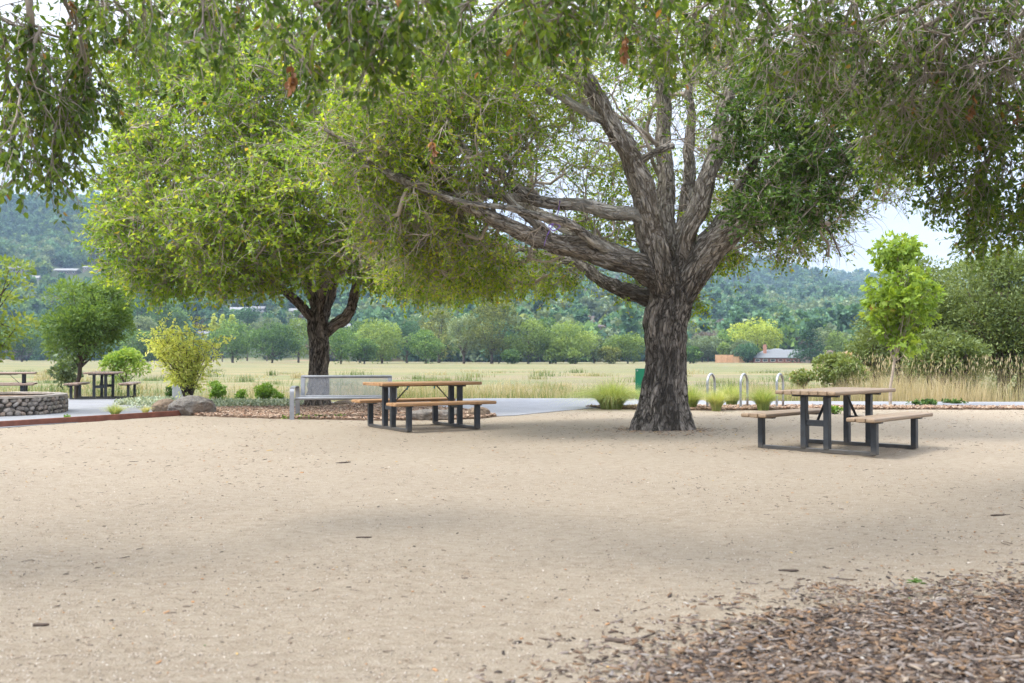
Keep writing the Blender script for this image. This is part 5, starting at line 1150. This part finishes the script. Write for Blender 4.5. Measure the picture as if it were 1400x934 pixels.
for i_ in near_i:
    k_ = int(kinds[i_]); me = protos[k_][R.integers(2)]
    o = bpy.data.objects.new('hillside_tree', me); COL.objects.link(o); s = R.uniform(.75, 1.25); o.location = (hx[i_], hy[i_], hz[i_]-.6); o.scale = (s, s, s*R.uniform(.85, 1.15)); o.rotation_euler = (0, 0, R.uniform(0, 6.28))
    setp(o, labs[k_], 'tree', 'trees of one kind on the lower hillside: '+labs[k_].split(' on ')[0])
# the rest: geometry-node instances on one point mesh
fx, fy, fz = hx[~isnear], hy[~isnear], hz[~isnear]; fk = kinds[~isnear]; n = len(fx)
me = bpy.data.meshes.new('hillside_forest'); me.vertices.add(n); me.vertices.foreach_set('co', np.column_stack([fx, fy, fz-.8]).astype(np.float32).ravel())
a = me.attributes.new('pick', 'INT', 'POINT'); a.data.foreach_set('value', (fk*2+R.integers(0, 2, n)).astype(np.int32))
a = me.attributes.new('rz', 'FLOAT_VECTOR', 'POINT'); a.data.foreach_set('vector', np.column_stack([np.zeros(n), np.zeros(n), R.uniform(0, 6.28, n)]).astype(np.float32).ravel())
sc_ = R.uniform(.75, 1.35, n)*lerp(fy, [400, 1500, 2800], [.9, 1.15, 1.6]); a = me.attributes.new('sc', 'FLOAT', 'POINT'); a.data.foreach_set('value', sc_.astype(np.float32))
fo = bpy.data.objects.new('hillside_forest', me); COL.objects.link(fo); setp(fo, 'dense mixed woodland covering the distant hills', None, None, 'stuff')
cc = bpy.data.collections.new('forest_kinds'); idx = 0
for ms in protos:
    for me_ in ms:
        ob = bpy.data.objects.new(f'kind_{idx:02d}', me_); cc.objects.link(ob); idx += 1
ng = bpy.data.node_groups.new('forest', 'GeometryNodeTree'); ng.interface.new_socket('Geometry', in_out='INPUT', socket_type='NodeSocketGeometry'); ng.interface.new_socket('Geometry', in_out='OUTPUT', socket_type='NodeSocketGeometry')
gi, go_ = ng.nodes.new('NodeGroupInput'), ng.nodes.new('NodeGroupOutput'); iop = ng.nodes.new('GeometryNodeInstanceOnPoints'); ci = ng.nodes.new('GeometryNodeCollectionInfo')
ci.inputs['Collection'].default_value = cc; ci.inputs['Separate Children'].default_value = True
iop.inputs['Pick Instance'].default_value = True
def nattr(nm, ty):
    a = ng.nodes.new('GeometryNodeInputNamedAttribute'); a.data_type = ty; a.inputs['Name'].default_value = nm; return [s for s in a.outputs if s.enabled and s.name == 'Attribute'][0]
ng.links.new(gi.outputs[0], iop.inputs['Points']); ng.links.new(ci.outputs[0], iop.inputs['Instance']); ng.links.new(nattr('pick', 'INT'), iop.inputs['Instance Index'])
ng.links.new(nattr('rz', 'FLOAT_VECTOR'), iop.inputs['Rotation']); ng.links.new(nattr('sc', 'FLOAT'), iop.inputs['Scale']); ng.links.new(iop.outputs[0], go_.inputs[0])
fo.modifiers.new('forest', 'NODES').node_group = ng

# ------------------------------------------------------------------ houses
gm = plain('window_glass', (.03, .04, .05), .1, 0, 1, .1, 0, .9); MC = {}
def cm_(nm, c, r=.8):
    key = (nm, c)
    if key not in MC: MC[key] = plain(nm, c, r, 0, 1.5, .12, 0)
    return MC[key]
def house(x, y, z, w, d, h, roofc, wallc, label, rz=0, roof='hip', ov=.5, nwin=4, chim=None, name='house', rh=None):
    o = empty(name, (x, y, z), rz, label, 'house', 'houses at the foot of the hills')
    rh = rh or min(w, d)*.22
    HB().box((0, 0, h/2-1.5), (w, d, h+3)).build('wall', cm_('wall_paint', wallc), o)
    a, b_ = w/2+ov, d/2+ov; k_ = b_ if roof == 'hip' else 0.01
    k_ = min(k_, a*.8); r_ = HB()
    vs = [(-a, -b_, h), (a, -b_, h), (a, b_, h), (-a, b_, h), (-a+k_, 0, h+rh), (a-k_, 0, h+rh)]
    vs += [(p[0], p[1], p[2]-.18) for p in vs[:4]]
    r_.poly(vs, [(0, 1, 5, 4), (2, 3, 4, 5), (1, 2, 5), (3, 0, 4), (0, 6, 7, 1), (1, 7, 8, 2), (2, 8, 9, 3), (3, 9, 6, 0), (9, 8, 7, 6)])
    rf = r_.build('roof', cm_('roof_shingle', roofc, .75), o)
    if chim is not None: HB().box((chim, -b_*.4, h+rh*.7), (.9, .8, rh*1.5+.8)).build('chimney', cm_('brick_chimney', (.36, .18, .13)), rf)
    for q in range(nwin):
        wx = -w/2+w*(q+.5)/nwin; ww = min(1.6, w/nwin*.55); f_ = HB().box((wx, -d/2-.03, h*.55), (ww+.2, .08, h*.42)).build('window', cm_('white_trim', (.7, .7, .68)), o)
        HB().box((wx, -d/2-.085, h*.55), (ww, .04, h*.42-.2)).build('pane', gm, f_)
    return o
for (x, y, z), h_ in zip(hits, HOUSES):
    s = y/F; w = h_[2]*s; hh = h_[3]*s
    w *= .85; house(x, y+w*.25, z-.3, w, w*.55, hh*.62, tuple(v*.38 for v in h_[4]), tuple(v*.6 for v in h_[5]), h_[6], R.uniform(-.2, .2), 'hip' if h_[0] % 2 else 'gable', .5, max(2, int(w/4)), rh=hh*.38)
def PX(px, d): return (px-700)/F*d
hd = 302; gz_ = tz(PX(1075, hd), hd); s = hd/F
house(PX(1073, hd), hd, EYE+(HZ-497)*s, 92*s, 9, 8*s, (.13, .14, .148), (.20, .085, .065), 'long ranch house with a pale grey roof and red-brown walls behind the field', rz=-.05, nwin=9, chim=-6.4, rh=11*s)
house(PX(1062, hd+14), hd+14, EYE+(HZ-492)*s, 40*s, 8, 9*s, (.15, .16, .165), (.45, .42, .38), 'upper grey roofed wing standing behind the ranch house', rz=.1, nwin=3, rh=7*s)
house(PX(1136, hd+6), hd+6, EYE+(HZ-497)*s, 30*s, 8, 9*s, (.17, .11, .085), (.30, .25, .2), 'brown roofed house at the right end of the ranch house', rz=.08, nwin=3, rh=9*s)
dk = empty('wooden_deck', (PX(1100, hd-9), hd-9, EYE+(HZ-498.5)*s), -.04, 'low red-brown wooden deck with railing in front of the ranch house', 'deck')
wm = cm_('deck_wood', (.20, .085, .06)); HB().box((0, 0, .5), (74*s, 4, .25)).build('platform', wm, dk)
h = HB()
for q in range(38): h.box((-37*s+q*2*s, -1.95, 1.1), (.12, .12, 1.1))
h.box((0, -1.95, 1.66), (74*s, .14, .12)); h.box((0, -1.95, .95), (74*s, .08, .08)); h.build('railing', wm, dk)
h = HB()
for q in range(12): h.box((-36*s+q*6.5*s, -1.7, .0), (.2, .2, .9))
h.build('support_post', wm, dk)
def fence(px0_, px1_, d, ztop, hgt, c, label, panels):
    x0, x1 = PX(px0_, d), PX(px1_, d); o = empty('wooden_fence', ((x0+x1)/2, d, tz((x0+x1)/2, d)), 0, label, 'fence'); w = (x1-x0); h = HB(); nb = int(w/.3)
    for q in range(nb): h.box((-w/2+(q+.5)*w/nb, 0, hgt/2+R.uniform(-.04, .04)), (w/nb*.93, .04, hgt))
    h.build('boards', cm_('fence_cedar', c), o)
    for q in range(panels+1):
        HB().box((-w/2+q*w/panels, -.08, hgt/2), (.16, .12, hgt+.15)).build('post', cm_('fence_post_wood', tuple(k_*.85 for k_ in c)), o)
fence(978, 1002, 303, 0, 2.4, (.56, .33, .19), 'short taller stretch of orange cedar fence at its left end', 3)
fence(1002, 1052, 300, 0, 1.9, (.55, .34, .20), 'long low stretch of orange cedar fence left of the ranch house', 6)
fence(1096, 1124, 290, 0, 2.0, (.24, .20, .19), 'grey weathered fence in front of the dark conifer', 3)

# ------------------------------------------------------------------ air
SUN_EL, SUN_AZ = 52, -112           # sun high, from behind the camera's left shoulder
hz_ = HB(); hz_.box((0, 0, 300), (8560, 8560, 640)); ho = hz_.build('haze', None); setp(ho, 'thin blue summer haze filling the valley', None, None, 'stuff')
ho.location.z = -12
hm = bpy.data.materials.new('haze_volume'); hm.use_nodes = True; nt = hm.node_tree; nt.nodes.clear()
out = nt.nodes.new('ShaderNodeOutputMaterial'); pv = nt.nodes.new('ShaderNodeVolumePrincipled'); pv.inputs['Color'].default_value = (.50, .71, 1, 1); pv.inputs['Density'].default_value = .00020; pv.inputs['Anisotropy'].default_value = .2
nt.links.new(pv.outputs[0], out.inputs['Volume']); ho.data.materials.append(hm)

w = bpy.data.worlds.new('World'); scn.world = w; w.use_nodes = True; nt = w.node_tree
bg = nt.nodes['Background']; sky = nt.nodes.new('ShaderNodeTexSky'); sky.sky_type = 'NISHITA'; sky.sun_disc = False
sky.sun_elevation = rad(SUN_EL); sky.sun_rotation = rad(SUN_AZ); sky.air_density = 1.0; sky.dust_density = 2.0
co = nt.nodes.new('ShaderNodeTexCoord').outputs['Generated']
cl = noise_n(nt, mapping(nt, co, (1, 1, 4)), 2.2, 6, .55, .4)
cov = ramp(nt, cl, [(.30, (.82, .82, .82)), (.6, (1, 1, 1))])
shade = ramp(nt, noise_n(nt, mapping(nt, co, (1, 1, 3.2), (0, 0, .6)), 5, 6, .6), [(.35, (8.2, 8.6, 9.6)), (.68, (10.6, 10.8, 11.3))])
# an overcast dome is about three times brighter overhead than at the horizon
sz = nt.nodes.new('ShaderNodeSeparateXYZ'); nt.links.new(co, sz.inputs[0])
dome = ramp(nt, sz.outputs['Z'], [(0, (.50, .485, .475)), (.3, (.60, .585, .57)), (.6, (1.25, 1.25, 1.25)), (1, (1.7, 1.7, 1.7))])
nt.links.new(mixc(nt, 1.0, mixc(nt, cov, sky.outputs[0], shade), dome, 'MULTIPLY'), bg.inputs['Color']); bg.inputs['Strength'].default_value = .1
sd = bpy.data.lights.new('sun', 'SUN'); sd.energy = 2.1; sd.angle = rad(15); sd.color = (1, .95, .87)
so_ = bpy.data.objects.new('sun', sd); COL.objects.link(so_)
el, azr = rad(SUN_EL), rad(SUN_AZ); dv = Vector((math.sin(azr)*math.cos(el), math.cos(azr)*math.cos(el), math.sin(el)))
so_.rotation_euler = dv.to_track_quat('Z', 'Y').to_euler()

cam = bpy.data.cameras.new('camera'); co_ = bpy.data.objects.new('camera', cam); COL.objects.link(co_); scn.camera = co_
cam.sensor_width = 36; cam.lens = F/1400*36; cam.clip_end = 20000; cam.clip_start = .05
co_.location = (0, 0, EYE); co_.rotation_euler = (rad(90)+math.atan((HZ-467)/F), 0, 0)
cam.dof.use_dof = True; cam.dof.focus_distance = 14.5; cam.dof.aperture_fstop = 3.2
scn.view_settings.view_transform = 'Standard'; scn.view_settings.look = 'None'; scn.view_settings.exposure = 1.42; scn.view_settings.gamma = 1; scn.view_settings.use_curve_mapping = False
scn.render.engine = 'CYCLES'; cy = scn.cycles
cy.max_bounces = 6; cy.diffuse_bounces = 3; cy.glossy_bounces = 2; cy.transmission_bounces = 4; cy.transparent_max_bounces = 6; cy.volume_bounces = 0
cy.use_denoising = True; cy.denoiser = 'OPENIMAGEDENOISE'; cy.use_adaptive_sampling = True; cy.adaptive_threshold = .02
cy.caustics_reflective = False; cy.caustics_refractive = False; cy.sample_clamp_indirect = 6
